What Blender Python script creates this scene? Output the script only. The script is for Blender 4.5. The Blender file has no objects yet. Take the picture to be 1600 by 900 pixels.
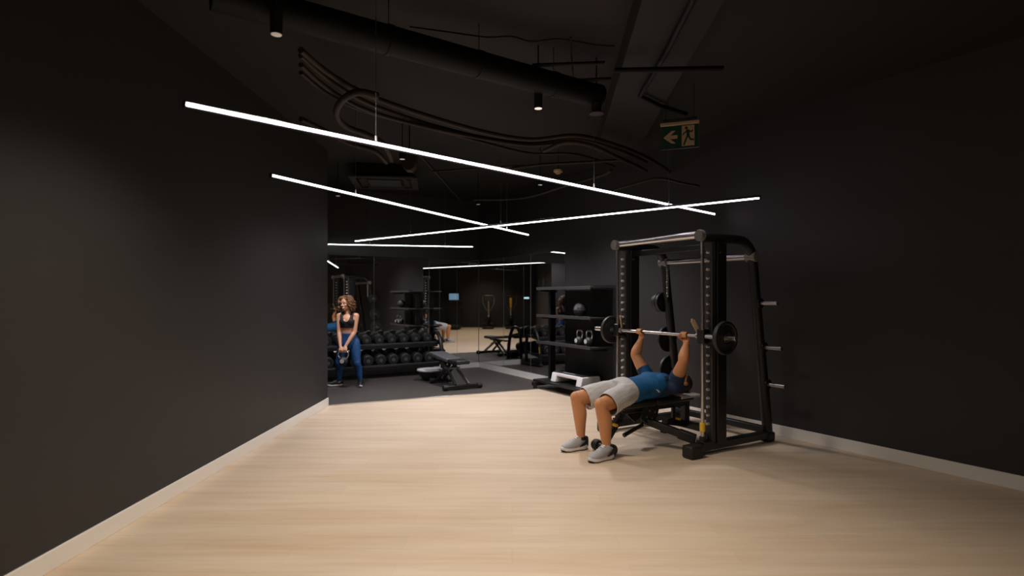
import bpy, bmesh, math, random
from math import sin, cos, pi, radians, sqrt
from mathutils import Vector, Matrix, Euler, noise as mnoise

random.seed(7)
SC = bpy.context.scene
COL = SC.collection

# ------------------------------------------------------------------ camera
CAM_H, FPX, HOR = 1.5, 900.0, 463.0
cd = bpy.data.cameras.new('camera')
cam = bpy.data.objects.new('camera', cd)
COL.objects.link(cam)
cam.location = (0, 0, CAM_H)
cam.rotation_euler = (pi/2, 0, 0)
cd.sensor_fit = 'VERTICAL'
cd.sensor_height = 36
cd.lens = 36
cd.shift_y = (HOR-450)/900
cd.clip_start = .05
cd.dof.use_dof = True
cd.dof.focus_distance = 5.7
cd.dof.aperture_fstop = 2.4
SC.camera = cam

# ------------------------------------------------------------------ world, exposure
w = bpy.data.worlds.new('world'); SC.world = w; w.use_nodes = True
w.node_tree.nodes['Background'].inputs[0].default_value = (0, 0, 0, 1)
w.node_tree.nodes['Background'].inputs[1].default_value = 0
SC.view_settings.view_transform = 'Standard'
SC.view_settings.look = 'None'
SC.view_settings.exposure = 0
SC.view_settings.gamma = 1
SC.view_settings.use_curve_mapping = False
SC.cycles.max_bounces = 8
SC.cycles.glossy_bounces = 6
SC.cycles.caustics_reflective = False
SC.cycles.caustics_refractive = False
SC.cycles.sample_clamp_indirect = 4
SC.cycles.use_denoising = True

WARM = (1.0, .86, .71)
COOL = (1.0, .95, .97)
TUBE_STRENGTH = 7.0
CEIL_Z = 3.5
# downlights: x, y, power (W), half-angle, colour; only the first is seen, COOL ones are added fill lamps
SPOTS = [(.21, 4.6, 125, 66, WARM), (-1.35, 3.3, 145, 66, WARM), (1.7, 2.4, 40, 66, WARM),
         (.2, 1.6, 122, 66, WARM), (-1.3, .2, 100, 66, WARM), (1.8, -.6, 90, 66, WARM),
         (-.2, -2.2, 120, 66, WARM), (-1.2, 6.3, 140, 66, COOL),
         (.38, 7.75, 205, 66, COOL), (-2.6, 8.6, 175, 60, COOL), (-.55, 9.4, 180, 66, COOL)]

# ------------------------------------------------------------------ frames
ANG = radians(31)
AX, AY = cos(ANG), sin(ANG)          # along the far mirror wall
K = Vector((-.70, 12.16, 0))        # mirror corner on the floor
C = Vector((1.537, 5.926, 0))        # floor point under the middle of the lifter's grip
RZ = pi + ANG

def F(p, q, z=0):                    # p: out from right wall, q: out from far wall
    return Vector((K.x - AX*p + AY*q, K.y - AY*p - AX*q, z))
def G(x, y, z=0):                    # lifter frame: x towards the feet, y towards the room
    return Vector((C.x - AX*x + AY*y, C.y - AY*x - AX*y, z))
def onz(u, v, z):
    Y = (z-CAM_H)*FPX/(HOR-v)
    return Vector(((u-800)/FPX*Y, Y, z))

# ------------------------------------------------------------------ materials
def lin(c):
    c = c/255
    return c/12.92 if c <= .04045 else ((c+.055)/1.055)**2.4
def S(r, g, b): return (lin(r), lin(g), lin(b), 1)

def mat(name, col, rough=.5, metal=0, var=.12, scale=30, bump=0, bscale=200, spec=.5, coat=0):
    m = bpy.data.materials.new(name); m.use_nodes = True
    nt = m.node_tree; b = nt.nodes['Principled BSDF']
    b.inputs['Roughness'].default_value = rough
    b.inputs['Metallic'].default_value = metal
    b.inputs['Specular IOR Level'].default_value = spec
    if coat: b.inputs['Coat Weight'].default_value = coat
    tc = nt.nodes.new('ShaderNodeTexCoord')
    n = nt.nodes.new('ShaderNodeTexNoise'); n.inputs['Scale'].default_value = scale; n.inputs['Detail'].default_value = 4
    nt.links.new(tc.outputs['Object'], n.inputs['Vector'])
    mx = nt.nodes.new('ShaderNodeMix'); mx.data_type = 'RGBA'
    mx.inputs[6].default_value = tuple(c*(1-var) for c in col[:3])+(1,)
    mx.inputs[7].default_value = tuple(min(1, c*(1+var)) for c in col[:3])+(1,)
    nt.links.new(n.outputs['Fac'], mx.inputs[0])
    nt.links.new(mx.outputs[2], b.inputs['Base Color'])
    if bump:
        n2 = nt.nodes.new('ShaderNodeTexNoise'); n2.inputs['Scale'].default_value = bscale
        nt.links.new(tc.outputs['Object'], n2.inputs['Vector'])
        bp = nt.nodes.new('ShaderNodeBump'); bp.inputs['Strength'].default_value = bump; bp.inputs['Distance'].default_value = .004
        nt.links.new(n2.outputs['Fac'], bp.inputs['Height']); nt.links.new(bp.outputs['Normal'], b.inputs['Normal'])
    return m

def emit(name, col, strength):
    m = bpy.data.materials.new(name); m.use_nodes = True
    b = m.node_tree.nodes['Principled BSDF']
    b.inputs['Base Color'].default_value = (.8, .8, .8, 1)
    b.inputs['Emission Color'].default_value = tuple(col[:3])+(1,)
    b.inputs['Emission Strength'].default_value = strength
    return m

def wood_floor():
    m = bpy.data.materials.new('wood_laminate'); m.use_nodes = True
    nt = m.node_tree; b = nt.nodes['Principled BSDF']; L = nt.links.new
    b.inputs['Roughness'].default_value = .42
    b.inputs['Specular IOR Level'].default_value = .35
    tc = nt.nodes.new('ShaderNodeTexCoord')
    def noise(sx, sy, detail, dist=0):
        mp = nt.nodes.new('ShaderNodeMapping'); mp.inputs['Scale'].default_value = (sx, sy, 1)
        L(tc.outputs['Object'], mp.inputs['Vector'])
        n = nt.nodes.new('ShaderNodeTexNoise'); n.inputs['Scale'].default_value = 1; n.inputs['Detail'].default_value = detail
        n.inputs['Distortion'].default_value = dist
        L(mp.outputs['Vector'], n.inputs['Vector']); return n
    n1 = noise(1.1, 16, 5, .3); n2 = noise(.5, 5, 3); n3 = noise(4, 90, 3)
    r1 = nt.nodes.new('ShaderNodeValToRGB')
    r1.color_ramp.elements[0].position = .28; r1.color_ramp.elements[0].color = S(204, 170, 138)
    r1.color_ramp.elements[1].position = .55; r1.color_ramp.elements[1].color = S(232, 213, 190)
    L(n1.outputs['Fac'], r1.inputs['Fac'])
    mx = nt.nodes.new('ShaderNodeMix'); mx.data_type = 'RGBA'; mx.blend_type = 'MIX'
    r2 = nt.nodes.new('ShaderNodeValToRGB')
    r2.color_ramp.elements[0].position = .35; r2.color_ramp.elements[0].color = S(222, 198, 170)
    r2.color_ramp.elements[1].position = .7; r2.color_ramp.elements[1].color = S(234, 216, 195)
    L(n2.outputs['Fac'], r2.inputs['Fac'])
    mx.inputs[0].default_value = .72
    L(r1.outputs['Color'], mx.inputs[6]); L(r2.outputs['Color'], mx.inputs[7])
    # planks
    br = nt.nodes.new('ShaderNodeTexBrick')
    br.inputs['Scale'].default_value = 1; br.inputs['Brick Width'].default_value = 1.3; br.inputs['Row Height'].default_value = .19
    br.inputs['Mortar Size'].default_value = .0012; br.inputs['Mortar Smooth'].default_value = .3
    br.inputs['Color1'].default_value = (1, 1, 1, 1); br.inputs['Color2'].default_value = (.95, .945, .93, 1)
    br.inputs['Mortar'].default_value = (.86, .8, .74, 1)
    L(tc.outputs['Object'], br.inputs['Vector'])
    mu = nt.nodes.new('ShaderNodeMix'); mu.data_type = 'RGBA'; mu.blend_type = 'MULTIPLY'; mu.inputs[0].default_value = 1
    L(mx.outputs[2], mu.inputs[6]); L(br.outputs['Color'], mu.inputs[7])
    mu2 = nt.nodes.new('ShaderNodeMix'); mu2.data_type = 'RGBA'; mu2.blend_type = 'MULTIPLY'; mu2.inputs[0].default_value = .18
    L(mu.outputs[2], mu2.inputs[6]); L(n3.outputs['Fac'], mu2.inputs[7])
    L(mu2.outputs[2], b.inputs['Base Color'])
    return m

def rubber_floor():
    m = mat('rubber_tiles', S(69, 64, 61), .55, var=.2, scale=3)
    nt = m.node_tree; b = nt.nodes['Principled BSDF']; L = nt.links.new
    src = b.inputs['Base Color'].links[0].from_socket
    tc = nt.nodes.new('ShaderNodeTexCoord')
    mp = nt.nodes.new('ShaderNodeMapping'); mp.inputs['Rotation'].default_value = (0, 0, -ANG)
    L(tc.outputs['Object'], mp.inputs['Vector'])
    br = nt.nodes.new('ShaderNodeTexBrick'); br.offset = 0
    br.inputs['Scale'].default_value = 1; br.inputs['Brick Width'].default_value = 1; br.inputs['Row Height'].default_value = 1
    br.inputs['Mortar Size'].default_value = .005
    br.inputs['Color1'].default_value = (1, 1, 1, 1); br.inputs['Color2'].default_value = (.88, .88, .88, 1); br.inputs['Mortar'].default_value = (.3, .3, .3, 1)
    L(mp.outputs['Vector'], br.inputs['Vector'])
    mu = nt.nodes.new('ShaderNodeMix'); mu.data_type = 'RGBA'; mu.blend_type = 'MULTIPLY'; mu.inputs[0].default_value = 1
    L(src, mu.inputs[6]); L(br.outputs['Color'], mu.inputs[7])
    n = nt.nodes.new('ShaderNodeTexNoise'); n.inputs['Scale'].default_value = 140; n.inputs['Detail'].default_value = 1
    L(tc.outputs['Object'], n.inputs['Vector'])
    r = nt.nodes.new('ShaderNodeValToRGB'); r.color_ramp.elements[0].position = .68; r.color_ramp.elements[1].position = .74
    r.color_ramp.elements[1].color = (.6, .6, .6, 1)
    L(n.outputs['Fac'], r.inputs['Fac'])
    mx = nt.nodes.new('ShaderNodeMix'); mx.data_type = 'RGBA'; mx.inputs[7].default_value = S(140, 138, 138)
    L(r.outputs['Color'], mx.inputs[0]); L(mu.outputs[2], mx.inputs[6]); L(mx.outputs[2], b.inputs['Base Color'])
    return m

M = dict(
    floor=wood_floor(), rubber=rubber_floor(),
    wall=mat('black_wall_paint', S(45, 43, 44), .6, var=.12, scale=1.5, bump=.1, bscale=90),
    ceil=mat('black_ceiling_paint', S(24, 20.5, 17.5), .8, var=.35, scale=1.6, bump=.3, bscale=40),
    pipe=mat('black_painted_pipe', S(22, 20, 18), .5, var=.2),
    conduit=mat('dark_conduit', S(44, 35, 30), .6, var=.2, spec=.25),
    duct=mat('black_duct', S(10, 10, 10), .6, var=.15, spec=.2),
    white=mat('white_skirting', S(242, 239, 234), .4, var=.02),
    alu=mat('aluminium_strip', S(205, 202, 198), .3, 1, var=.05),
    black=mat('black_powder_coat', S(24, 24, 25), .42, var=.15),
    shelfm=mat('charcoal_powder_coat', S(58, 56, 56), .45, var=.1),
    rubberb=mat('black_rubber', S(30, 30, 31), .6, var=.2, bump=.2),
    plate=mat('black_rubber_plate', S(38, 38, 39), .5, var=.15),
    vinyl=mat('black_vinyl', S(34, 34, 36), .45, var=.1, bump=.15, bscale=300),
    vinylg=mat('grey_vinyl', S(82, 82, 85), .5, var=.1, bump=.15, bscale=300),
    chrome=mat('satin_chrome', S(205, 200, 200), .28, 1, var=.04),
    edgem=mat('polished_glass_edge', S(120, 124, 122), .4, .2, var=.05),
    pegm=mat('pale_zinc', S(230, 228, 226), .45, .3, var=.04),
    steel=mat('brushed_steel', S(170, 168, 166), .35, 1, var=.06),
    capgrey=mat('grey_end_cap', S(120, 118, 116), .45, var=.08),
    yellow=mat('yellow_plastic', S(235, 190, 40), .45, var=.05),
    stepw=mat('white_plastic', S(236, 234, 234), .4, var=.03),
    mirror=None, housing=mat('black_anodised', S(26, 26, 27), .35, var=.1),
    tube=emit('led_diffuser', (1.0, .95, 1.0), TUBE_STRENGTH),
    tubepink=emit('led_diffuser_warm', (1.0, .84, 1.0), TUBE_STRENGTH),
    tubecool=emit('led_diffuser_cool', (.90, 1.0, .97), TUBE_STRENGTH),
    lens=emit('downlight_lens', (1, .85, .68), .75),
    lensdim=emit('downlight_lens_dim', (1, .9, .8), .12),
    green=mat('exit_green', S(20, 58, 48), .45, var=.05),
    cream=mat('exit_white', S(172, 152, 122), .4, var=.03),
    dim=mat('exit_frame', S(60, 62, 60), .4),
    towel=mat('white_towel', S(225, 225, 228), .9, var=.05, bump=.5, bscale=400),
    skin_m=mat('tanned_skin', S(206, 143, 98), .5, var=.08, scale=9),
    skin_w=mat('fair_skin', S(216, 163, 132), .5, var=.05, scale=9),
    hair_m=mat('dark_hair', S(52, 34, 25), .6, var=.3, scale=80),
    hair_w=mat('brown_hair', S(120, 84, 54), .45, var=.6, scale=28),
    shirt=mat('blue_jersey', S(0, 88, 142), .75, var=.12, scale=25, bump=.3, bscale=500),
    shirtn=mat('navy_jersey', S(26, 48, 82), .75, var=.12, scale=25, bump=.3, bscale=500),
    shorts=mat('pale_grey_cotton', S(200, 198, 198), .85, var=.05, scale=25, bump=.3, bscale=500),
    legging=mat('blue_leggings', S(22, 74, 128), .6, var=.12, scale=20),
    bra=mat('black_sportswear', S(18, 18, 19), .7, var=.1),
    shoeg=mat('grey_shoe_mesh', S(178, 179, 184), .8, var=.1, scale=120, bump=.3, bscale=600),
    shoew=mat('white_foam_sole', S(232, 230, 228), .5, var=.03),
    shoeb=mat('black_shoe_trim', S(24, 24, 26), .6, var=.1),
    teeth=mat('teeth', S(235, 228, 218), .4), lip=mat('lips', S(176, 96, 88), .4), eye=mat('dark_eye', S(40, 26, 20), .2),
    bosu=mat('pale_grey_platform', S(196, 196, 198), .45, var=.05),
    screen=emit('blue_screen', (.10, .42, .75), .55),
    led=emit('display_light', (.45, .85, 1), 1.6),
    red=mat('red_fabric', S(150, 62, 46), .7),
)
mm = bpy.data.materials.new('mirror_glass'); mm.use_nodes = True
_b = mm.node_tree.nodes['Principled BSDF']
_b.inputs['Base Color'].default_value = (.74, .74, .73, 1); _b.inputs['Metallic'].default_value = 1; _b.inputs['Roughness'].default_value = .0
M['mirror'] = mm

# ------------------------------------------------------------------ mesh helpers
class MB:
    def __init__(s): s.bm = bmesh.new()
    def _mi(s, n0, mi):
        if mi:
            s.bm.faces.ensure_lookup_table()
            for f in s.bm.faces[n0:]: f.material_index = mi
    def box(s, c, size, rot=None, mi=0):
        n0 = len(s.bm.faces)
        R = rot if isinstance(rot, Matrix) else (Euler(rot).to_matrix() if rot else Matrix.Identity(3))
        T = Matrix.Translation(c) @ R.to_4x4() @ Matrix.Diagonal((size[0], size[1], size[2], 1))
        bmesh.ops.create_cube(s.bm, size=1, matrix=T); s._mi(n0, mi); return s
    def bar(s, p0, p1, w, h, mi=0, up=(0, 0, 1)):       # rectangular bar between two points
        p0 = Vector(p0); p1 = Vector(p1); d = (p1-p0); L = d.length; x = d.normalized()
        u = Vector(up)
        if abs(x.dot(u)) > .98: u = Vector((1, 0, 0))
        y = u.cross(x).normalized(); z = x.cross(y)
        R = Matrix((x, y, z)).transposed()
        return s.box((p0+p1)/2, (L, w, h), R, mi)
    def cyl(s, p0, p1, r0, r1=None, seg=20, mi=0):
        n0 = len(s.bm.faces)
        p0 = Vector(p0); p1 = Vector(p1); d = p1-p0
        q = d.to_track_quat('Z', 'Y').to_matrix().to_4x4()
        bmesh.ops.create_cone(s.bm, cap_ends=True, segments=seg, radius1=r0, radius2=r0 if r1 is None else r1, depth=d.length,
                              matrix=Matrix.Translation((p0+p1)/2) @ q); s._mi(n0, mi); return s
    def ell(s, c, r, rot=None, seg=20, mi=0):
        n0 = len(s.bm.faces)
        if not hasattr(r, '__len__'): r = (r, r, r)
        R = rot if isinstance(rot, Matrix) else (Euler(rot).to_matrix() if rot else Matrix.Identity(3))
        T = Matrix.Translation(c) @ R.to_4x4() @ Matrix.Diagonal((r[0], r[1], r[2], 1))
        bmesh.ops.create_uvsphere(s.bm, u_segments=seg, v_segments=max(8, seg*2//3), radius=1, matrix=T); s._mi(n0, mi); return s
    def tube(s, pts, r, seg=12, smooth=0, up=None, round_ends=False, mi=0, closed=False):
        """loft through pts; r is one radius, a list of radii, or a list of (side, up) radii"""
        n0 = len(s.bm.faces)
        pts = [Vector(p) for p in pts]; n = len(pts)
        rs = r if isinstance(r, (list, tuple)) else [r]*n
        rs = [(a, a) if not hasattr(a, '__len__') else tuple(a) for a in rs]
        if smooth:
            P, Q = [], []
            for i in range(n-1):
                p0 = pts[max(i-1, 0)]; p1 = pts[i]; p2 = pts[i+1]; p3 = pts[min(i+2, n-1)]
                a0 = rs[max(i-1, 0)]; a1 = rs[i]; a2 = rs[i+1]; a3 = rs[min(i+2, n-1)]
                for k in range(smooth):
                    t = k/smooth
                    f = lambda a, b, c, d: .5*((2*b)+(c-a)*t+(2*a-5*b+4*c-d)*t*t+(3*b-a-3*c+d)*t**3)
                    P.append(f(p0, p1, p2, p3)); Q.append((f(a0[0], a1[0], a2[0], a3[0]), f(a0[1], a1[1], a2[1], a3[1])))
            P.append(pts[-1]); Q.append(rs[-1]); pts, rs, n = P, Q, len(P)
        def tang(i):
            if closed: return (pts[(i+1) % n]-pts[i-1]).normalized()
            return (pts[min(i+1, n-1)]-pts[max(i-1, 0)]).normalized()
        u = Vector(up) if up is not None else None
        t0 = tang(0)
        if u is None:
            u = Vector((0, 0, 1)) if abs(t0.z) < .9 else Vector((1, 0, 0))
            free = True
        else: free = False
        rings = []
        for i in range(n):
            t = tang(i)
            u2 = (u-t*u.dot(t))
            if u2.length < 1e-4: u2 = t.orthogonal()
            u2.normalize()
            if free: u = u2
            sd = t.cross(u2).normalized()
            rings.append([s.bm.verts.new(pts[i]+sd*rs[i][0]*cos(a)+u2*rs[i][1]*sin(a)) for a in [2*pi*k/seg for k in range(seg)]])
        m = n if closed else n-1
        for i in range(m):
            A_, B_ = rings[i], rings[(i+1) % n]
            for k in range(seg):
                s.bm.faces.new((A_[k], A_[(k+1) % seg], B_[(k+1) % seg], B_[k]))
        if not closed:
            s.bm.faces.new(rings[0][::-1]); s.bm.faces.new(rings[-1])
        s._mi(n0, mi)
        if round_ends:
            for i in (0, n-1):
                a = min(rs[i]); s.ell(pts[i], a*.99, seg=12, mi=mi)
        return s
    def lathe(s, prof, c=(0, 0, 0), axis=(0, 0, 1), seg=28, mi=0):
        n0 = len(s.bm.faces)
        R = Vector(axis).to_track_quat('Z', 'Y').to_matrix(); c = Vector(c)
        rings = []
        for r, z in prof:
            if r < 1e-6: rings.append([s.bm.verts.new(c+R @ Vector((0, 0, z)))])
            else: rings.append([s.bm.verts.new(c+R @ Vector((r*cos(2*pi*k/seg), r*sin(2*pi*k/seg), z))) for k in range(seg)])
        for a, b in zip(rings, rings[1:]):
            for k in range(seg):
                k2 = (k+1) % seg
                if len(a) == 1 and len(b) == 1: continue
                if len(a) == 1: s.bm.faces.new((a[0], b[k2], b[k]))
                elif len(b) == 1: s.bm.faces.new((a[k], a[k2], b[0]))
                else: s.bm.faces.new((a[k], a[k2], b[k2], b[k]))
        if len(rings[0]) > 1: s.bm.faces.new(rings[0][::-1])
        if len(rings[-1]) > 1: s.bm.faces.new(rings[-1])
        s._mi(n0, mi); return s
    def prism(s, poly, h, T=None, mi=0):                # polygon in xy, extruded along z by h, then placed by T
        n0 = len(s.bm.faces)
        T = T or Matrix.Identity(4)
        a = [s.bm.verts.new(T @ Vector((x, y, 0))) for x, y in poly]
        b = [s.bm.verts.new(T @ Vector((x, y, h))) for x, y in poly]
        n = len(poly)
        s.bm.faces.new(a[::-1]); s.bm.faces.new(b)
        for i in range(n): s.bm.faces.new((a[i], a[(i+1) % n], b[(i+1) % n], b[i]))
        s._mi(n0, mi); return s
    def mesh(s, name):
        bmesh.ops.recalc_face_normals(s.bm, faces=s.bm.faces)
        me = bpy.data.meshes.new(name); s.bm.to_mesh(me); s.bm.free(); return me
    def out(s, name, m, parent=None, bevel=0, sharp=38, seg=2):
        me = s.mesh(name)
        return link(name, me, m, parent, bevel, sharp, seg)

def link(name, me, m, parent=None, bevel=0, sharp=38, seg=2):
    for x in (m if isinstance(m, (list, tuple)) else [m]): me.materials.append(M[x] if isinstance(x, str) else x)
    me.shade_smooth()
    if sharp: me.set_sharp_from_angle(angle=radians(sharp))
    o = bpy.data.objects.new(name, me); COL.objects.link(o)
    if parent: o.parent = parent
    if bevel:
        b = o.modifiers.new('bevel', 'BEVEL'); b.width = bevel; b.segments = seg; b.limit_method = 'ANGLE'; b.angle_limit = radians(50)
        b.harden_normals = False
    return o

def remesh(mb, voxel, smooth=4, factor=.5, dele=None, wrinkle=None):
    """one continuous skin over everything in mb"""
    me = mb.mesh('tmp')
    o = bpy.data.objects.new('tmp', me); COL.objects.link(o)
    r = o.modifiers.new('r', 'REMESH'); r.mode = 'VOXEL'; r.voxel_size = voxel; r.adaptivity = 0
    if smooth:
        sm = o.modifiers.new('s', 'SMOOTH'); sm.iterations = smooth; sm.factor = factor
    dg = bpy.context.evaluated_depsgraph_get()
    out = bpy.data.meshes.new_from_object(o.evaluated_get(dg))
    bpy.data.objects.remove(o); bpy.data.meshes.remove(me)
    out.materials.clear()
    if dele or wrinkle:
        bm = bmesh.new(); bm.from_mesh(out)
        if wrinkle:
            bm.normal_update()
            for v in bm.verts: v.co += v.normal*wrinkle(v.co)
        if dele:
            bm.normal_update()
            fs = [f for f in bm.faces if dele(f.calc_center_median(), f.normal)]
            bmesh.ops.delete(bm, geom=fs, context='FACES')
            rim = [v for v in bm.verts if v.is_boundary]
            for _ in range(14):
                mv = []
                for v in rim:
                    nb = [e.other_vert(v).co for e in v.link_edges if e.is_boundary]
                    if len(nb) >= 2: mv.append((v, v.co*.4+sum(nb, Vector())/len(nb)*.6))
                for v, c_ in mv: v.co = c_
        bm.to_mesh(out); bm.free()
    return out

def tag(o, label=None, cat=None, group=None, kind=None):
    if label: o['label'] = label
    if cat: o['category'] = cat
    if group: o['group'] = group
    if kind: o['kind'] = kind
    return o
def thing(name, label, cat, loc=(0, 0, 0), rz=0, group=None):
    o = bpy.data.objects.new(name, None); COL.objects.link(o)
    o.empty_display_size = .1
    o.location = loc; o.rotation_euler = (0, 0, rz)
    return tag(o, label, cat, group)
def struct(name, mb, m, label=None, bevel=0):
    o = mb.out(name, m, None, bevel); tag(o, label, None, None, 'structure'); return o
def copy_tree(o, parent=None):
    c = o.copy(); COL.objects.link(c)
    if parent: c.parent = parent
    for ch in list(o.children): copy_tree(ch, c)
    return c
ORD = ['first', 'second', 'third', 'fourth', 'fifth', 'sixth', 'seventh', 'eighth', 'ninth', 'tenth', 'eleventh', 'twelfth']
def wallslab(mb, a, b, z0, z1, t, side=1):
    """vertical slab from a to b; its thickness t lies to the side away from the room"""
    a = Vector((a[0], a[1], 0)); b = Vector((b[0], b[1], 0)); d = (b-a).normalized()
    n = Vector((-d.y, d.x, 0))*side
    poly = [a, b, b+n*t, a+n*t]
    mb.prism([(v.x, v.y) for v in poly], z1-z0, Matrix.Translation((0, 0, z0)))
    return mb

# ------------------------------------------------------------------ room shell
mb = MB(); mb.box((1.2, 4.3, -.1), (15, 17, .2)); struct('floor', mb, 'floor', 'pale wood laminate floor of the gym')
mb = MB(); mb.box((1.2, 4.3, CEIL_Z+.1), (15, 17, .2)); struct('ceiling', mb, 'ceil', 'black painted open ceiling slab')
WLX = -2.53; WLY = 7.9
pL = F(5, 0); pR = F(0, 10.38)
mb = MB(); mb.box((WLX-.12, (WLY-3.7)/2, CEIL_Z/2), (.24, WLY+3.7, CEIL_Z)); struct('wall_left', mb, 'wall', 'dark wall at the left edge')
mb = MB(); wallslab(mb, F(0, 0), F(5.3, 0), 0, CEIL_Z, .2, -1); struct('wall_far', mb, 'wall', 'black wall behind the far mirrors')
mb = MB(); wallslab(mb, F(0, -.2), pR, 0, CEIL_Z, .2, 1); struct('wall_right', mb, 'wall', 'black wall behind the smith machine and shelves')
mb = MB(); wallslab(mb, pR, (pR.x, -3.7), 0, CEIL_Z, .2, 1); struct('wall_side', mb, 'wall')
mb = MB(); mb.box((1.0, -3.7, CEIL_Z/2), (7.6, .2, CEIL_Z)); struct('wall_back', mb, 'wall')
q5 = F(5.1, 0)
mb = MB(); wallslab(mb, q5, (q5.x, 7.9), 0, CEIL_Z, .2, -1); struct('wall_alcove', mb, 'wall')
mb = MB(); mb.box(((q5.x+WLX-.24)/2-.1, 7.8, CEIL_Z/2), (abs(q5.x-WLX+.24)+.2, .2, CEIL_Z)); struct('wall_return', mb, 'wall')
# skirting
def skirt(name, a, b, side, h=.11):
    mb = MB(); wallslab(mb, a, b, 0, h, .016, side); return struct(name, mb, 'white', 'white skirting board', .003)
mb = MB(); mb.box((WLX+.008, 2.15, .055), (.016, 11.5, .11)); struct('baseboard_left', mb, 'white', 'white skirting along the dark left wall', .003)
skirt('baseboard_far', F(0, .0), F(5.0, .0), 1, .115)
skirt('baseboard_right', F(0, 0), F(0, 10.3), -1, .115)
# rubber floor of the free weight corner + metal edge strip
e0 = Vector((WLX, WLY, 0)); e1 = Vector((.843, 9.53, 0))
mb = MB()
mb.prism([(q5.x, 7.92), (WLX, WLY), (e1.x, e1.y), (F(.017, 0).x+.0, F(0, .0).y-.03), (q5.x, q5.y)][0:0] or
         [(q5.x+.01, 7.905), (WLX, WLY), (e1.x-.02, e1.y-.01), (F(.02, .02).x, F(.02, .02).y), (F(5.05, .02).x, F(5.05, .02).y)], .008)
struct('floor_rubber', mb, 'rubber', 'dark rubber tile floor in front of the mirrors')
mb = MB(); mb.bar(e0+Vector((.02, -.006, .006)), e1+Vector((-.03, -.03, .006)), .02, .010); struct('trim_1', mb, 'alu', 'thin metal strip between wood and rubber floors', .002)
# a dropped beam of the slab at the upper right
a = onz(975, 0, 3.32); b = onz(950, 150, 3.32)
mb = MB(); mb.bar((a.x+.25, a.y-1.5, 3.4), (b.x+.45, b.y+2.2, 3.4), .5, .2); struct('ceiling_beam', mb, 'ceil', 'broad dropped ceiling beam')

# ------------------------------------------------------------------ mirrors
def mirror(name, a, b, nrm, label):
    a = Vector(a); b = Vector(b); d = (b-a).normalized()
    root = thing(name, label, 'mirror', (a+b)/2, math.atan2(d.y, d.x), 'frameless mirror panels on the corner walls')
    L = (b-a).length-.008
    # local y = +-: panel sits just in front of wall
    loc = Vector((-d.y, d.x, 0)); s = 1 if loc.dot(nrm) > 0 else -1
    MB().box((0, s*.006, 1.19), (L, .006, 2.14)).out('glass', 'mirror', root, 0)
    MB().box((0, s*.0015, 1.19), (L+.004, .003, 2.144)).out('backing', 'housing', root)
    MB().box((0, s*.007, .124), (L, .012, .012)).out('bottom_channel', 'alu', root)
    for e_ in (-1, 1): MB().box((e_*(L/2+.0015), s*.006, 1.19), (.004, .008, 2.14)).out('polished_edge', 'edgem', root)
    MB().box((0, s*.007, 2.264), (L, .012, .010)).out('top_channel', 'housing', root)
nF = Vector((AY, -AX, 0)); nR = Vector((-AX, -AY, 0))
fl = ['wall mirror beside the corner on the far wall, behind the rack end', 'wall mirror behind the dumbbell rack middle', 'wall mirror behind the woman', 'wall mirror mostly hidden behind the left wall edge']
for i in range(4):
    mirror('wall_mirror', F(1.13*i+.012*(i == 0), 0), F(1.13*(i+1), 0), nF, fl[i])
rl = ['tall mirror panel right of the corner seam', 'middle mirror panel on the wall left of the shelf', 'mirror panel partly behind the black shelf posts']
qs = [.012, 1.06, 2.03, 3.08]
for i in range(3):
    mirror('wall_mirror', F(0, qs[i]), F(0, qs[i+1]), nR, rl[i])

# ------------------------------------------------------------------ linear lights
def linear_light(p0, p1, label, m, cables, side=False):
    """a slim bar; its diffuser faces down, or (side) towards the open floor of the room"""
    p0 = Vector(p0); p1 = Vector(p1); d = (p1-p0); L = d.length; mid = (p0+p1)/2
    root = thing('linear_light', label, 'ceiling light', mid, math.atan2(d.y, d.x), 'led light bars hung from the ceiling')
    if side:
        n = Vector((-d.y, d.x, 0)); sg = -1 if n.y > 0 else 1
        MB().box((0, -sg*.006, 0), (L, .022, .030)).out('housing', 'housing', root, .002)
        MB().box((0, sg*.010, -.001), (L-.01, .010, .019)).out('diffuser', m, root, .003)
    else:
        MB().box((0, 0, .008), (L, .032, .022)).out('housing', 'housing', root, .002)
        MB().box((0, 0, -.009), (L-.01, .024, .012)).out('diffuser', m, root, .003)
    for s in (-1, 1): MB().box((s*(L/2+.002), 0, 0), (.004, .030, .036)).out('end_cap', 'housing', root)
    for c in cables:
        x = (c-.5)*L
        MB().cyl((x, 0, .017), (x, 0, .05), .006).out('clamp', 'white', root)
        MB().cyl((x, 0, .05), (x, 0, CEIL_Z-p0.z-.004), .002, seg=8).out('cable', 'steel', root)
def ext(a, b, ea, eb):
    d = (b-a).normalized(); return a-d*ea, b+d*eb
z = 2.46
a, b = ext(onz(497, 206, z), onz(1103, 332, z), .7, .2)
cu = lambda u, v: (onz(u, v, 2.46)-a).length/(b-a).length
linear_light(a, b, 'longest light bar, running from the upper left edge down across the picture', 'tubepink', (cu(587, 225), cu(926, 296)), True)
z = 2.40
a, b = ext(onz(555, 376, z), onz(1103, 317, z), 0, .5); linear_light(a, b, 'light bar rising from the mirrors towards the exit sign side', 'tube', (.22, .5, .86))
z = 2.45
a, b = ext(onz(497, 291, z), onz(825, 367, z), .5, 0); linear_light(a, b, 'middle light bar slanting from the left edge to above the mirror corner', 'tubecool', (.2, .85), True)
a, b = onz(512, 381, z), onz(739, 385, z); linear_light(a, b, 'short nearly level light bar just above the far mirrors', 'tubecool', (.28, .8))

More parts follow.
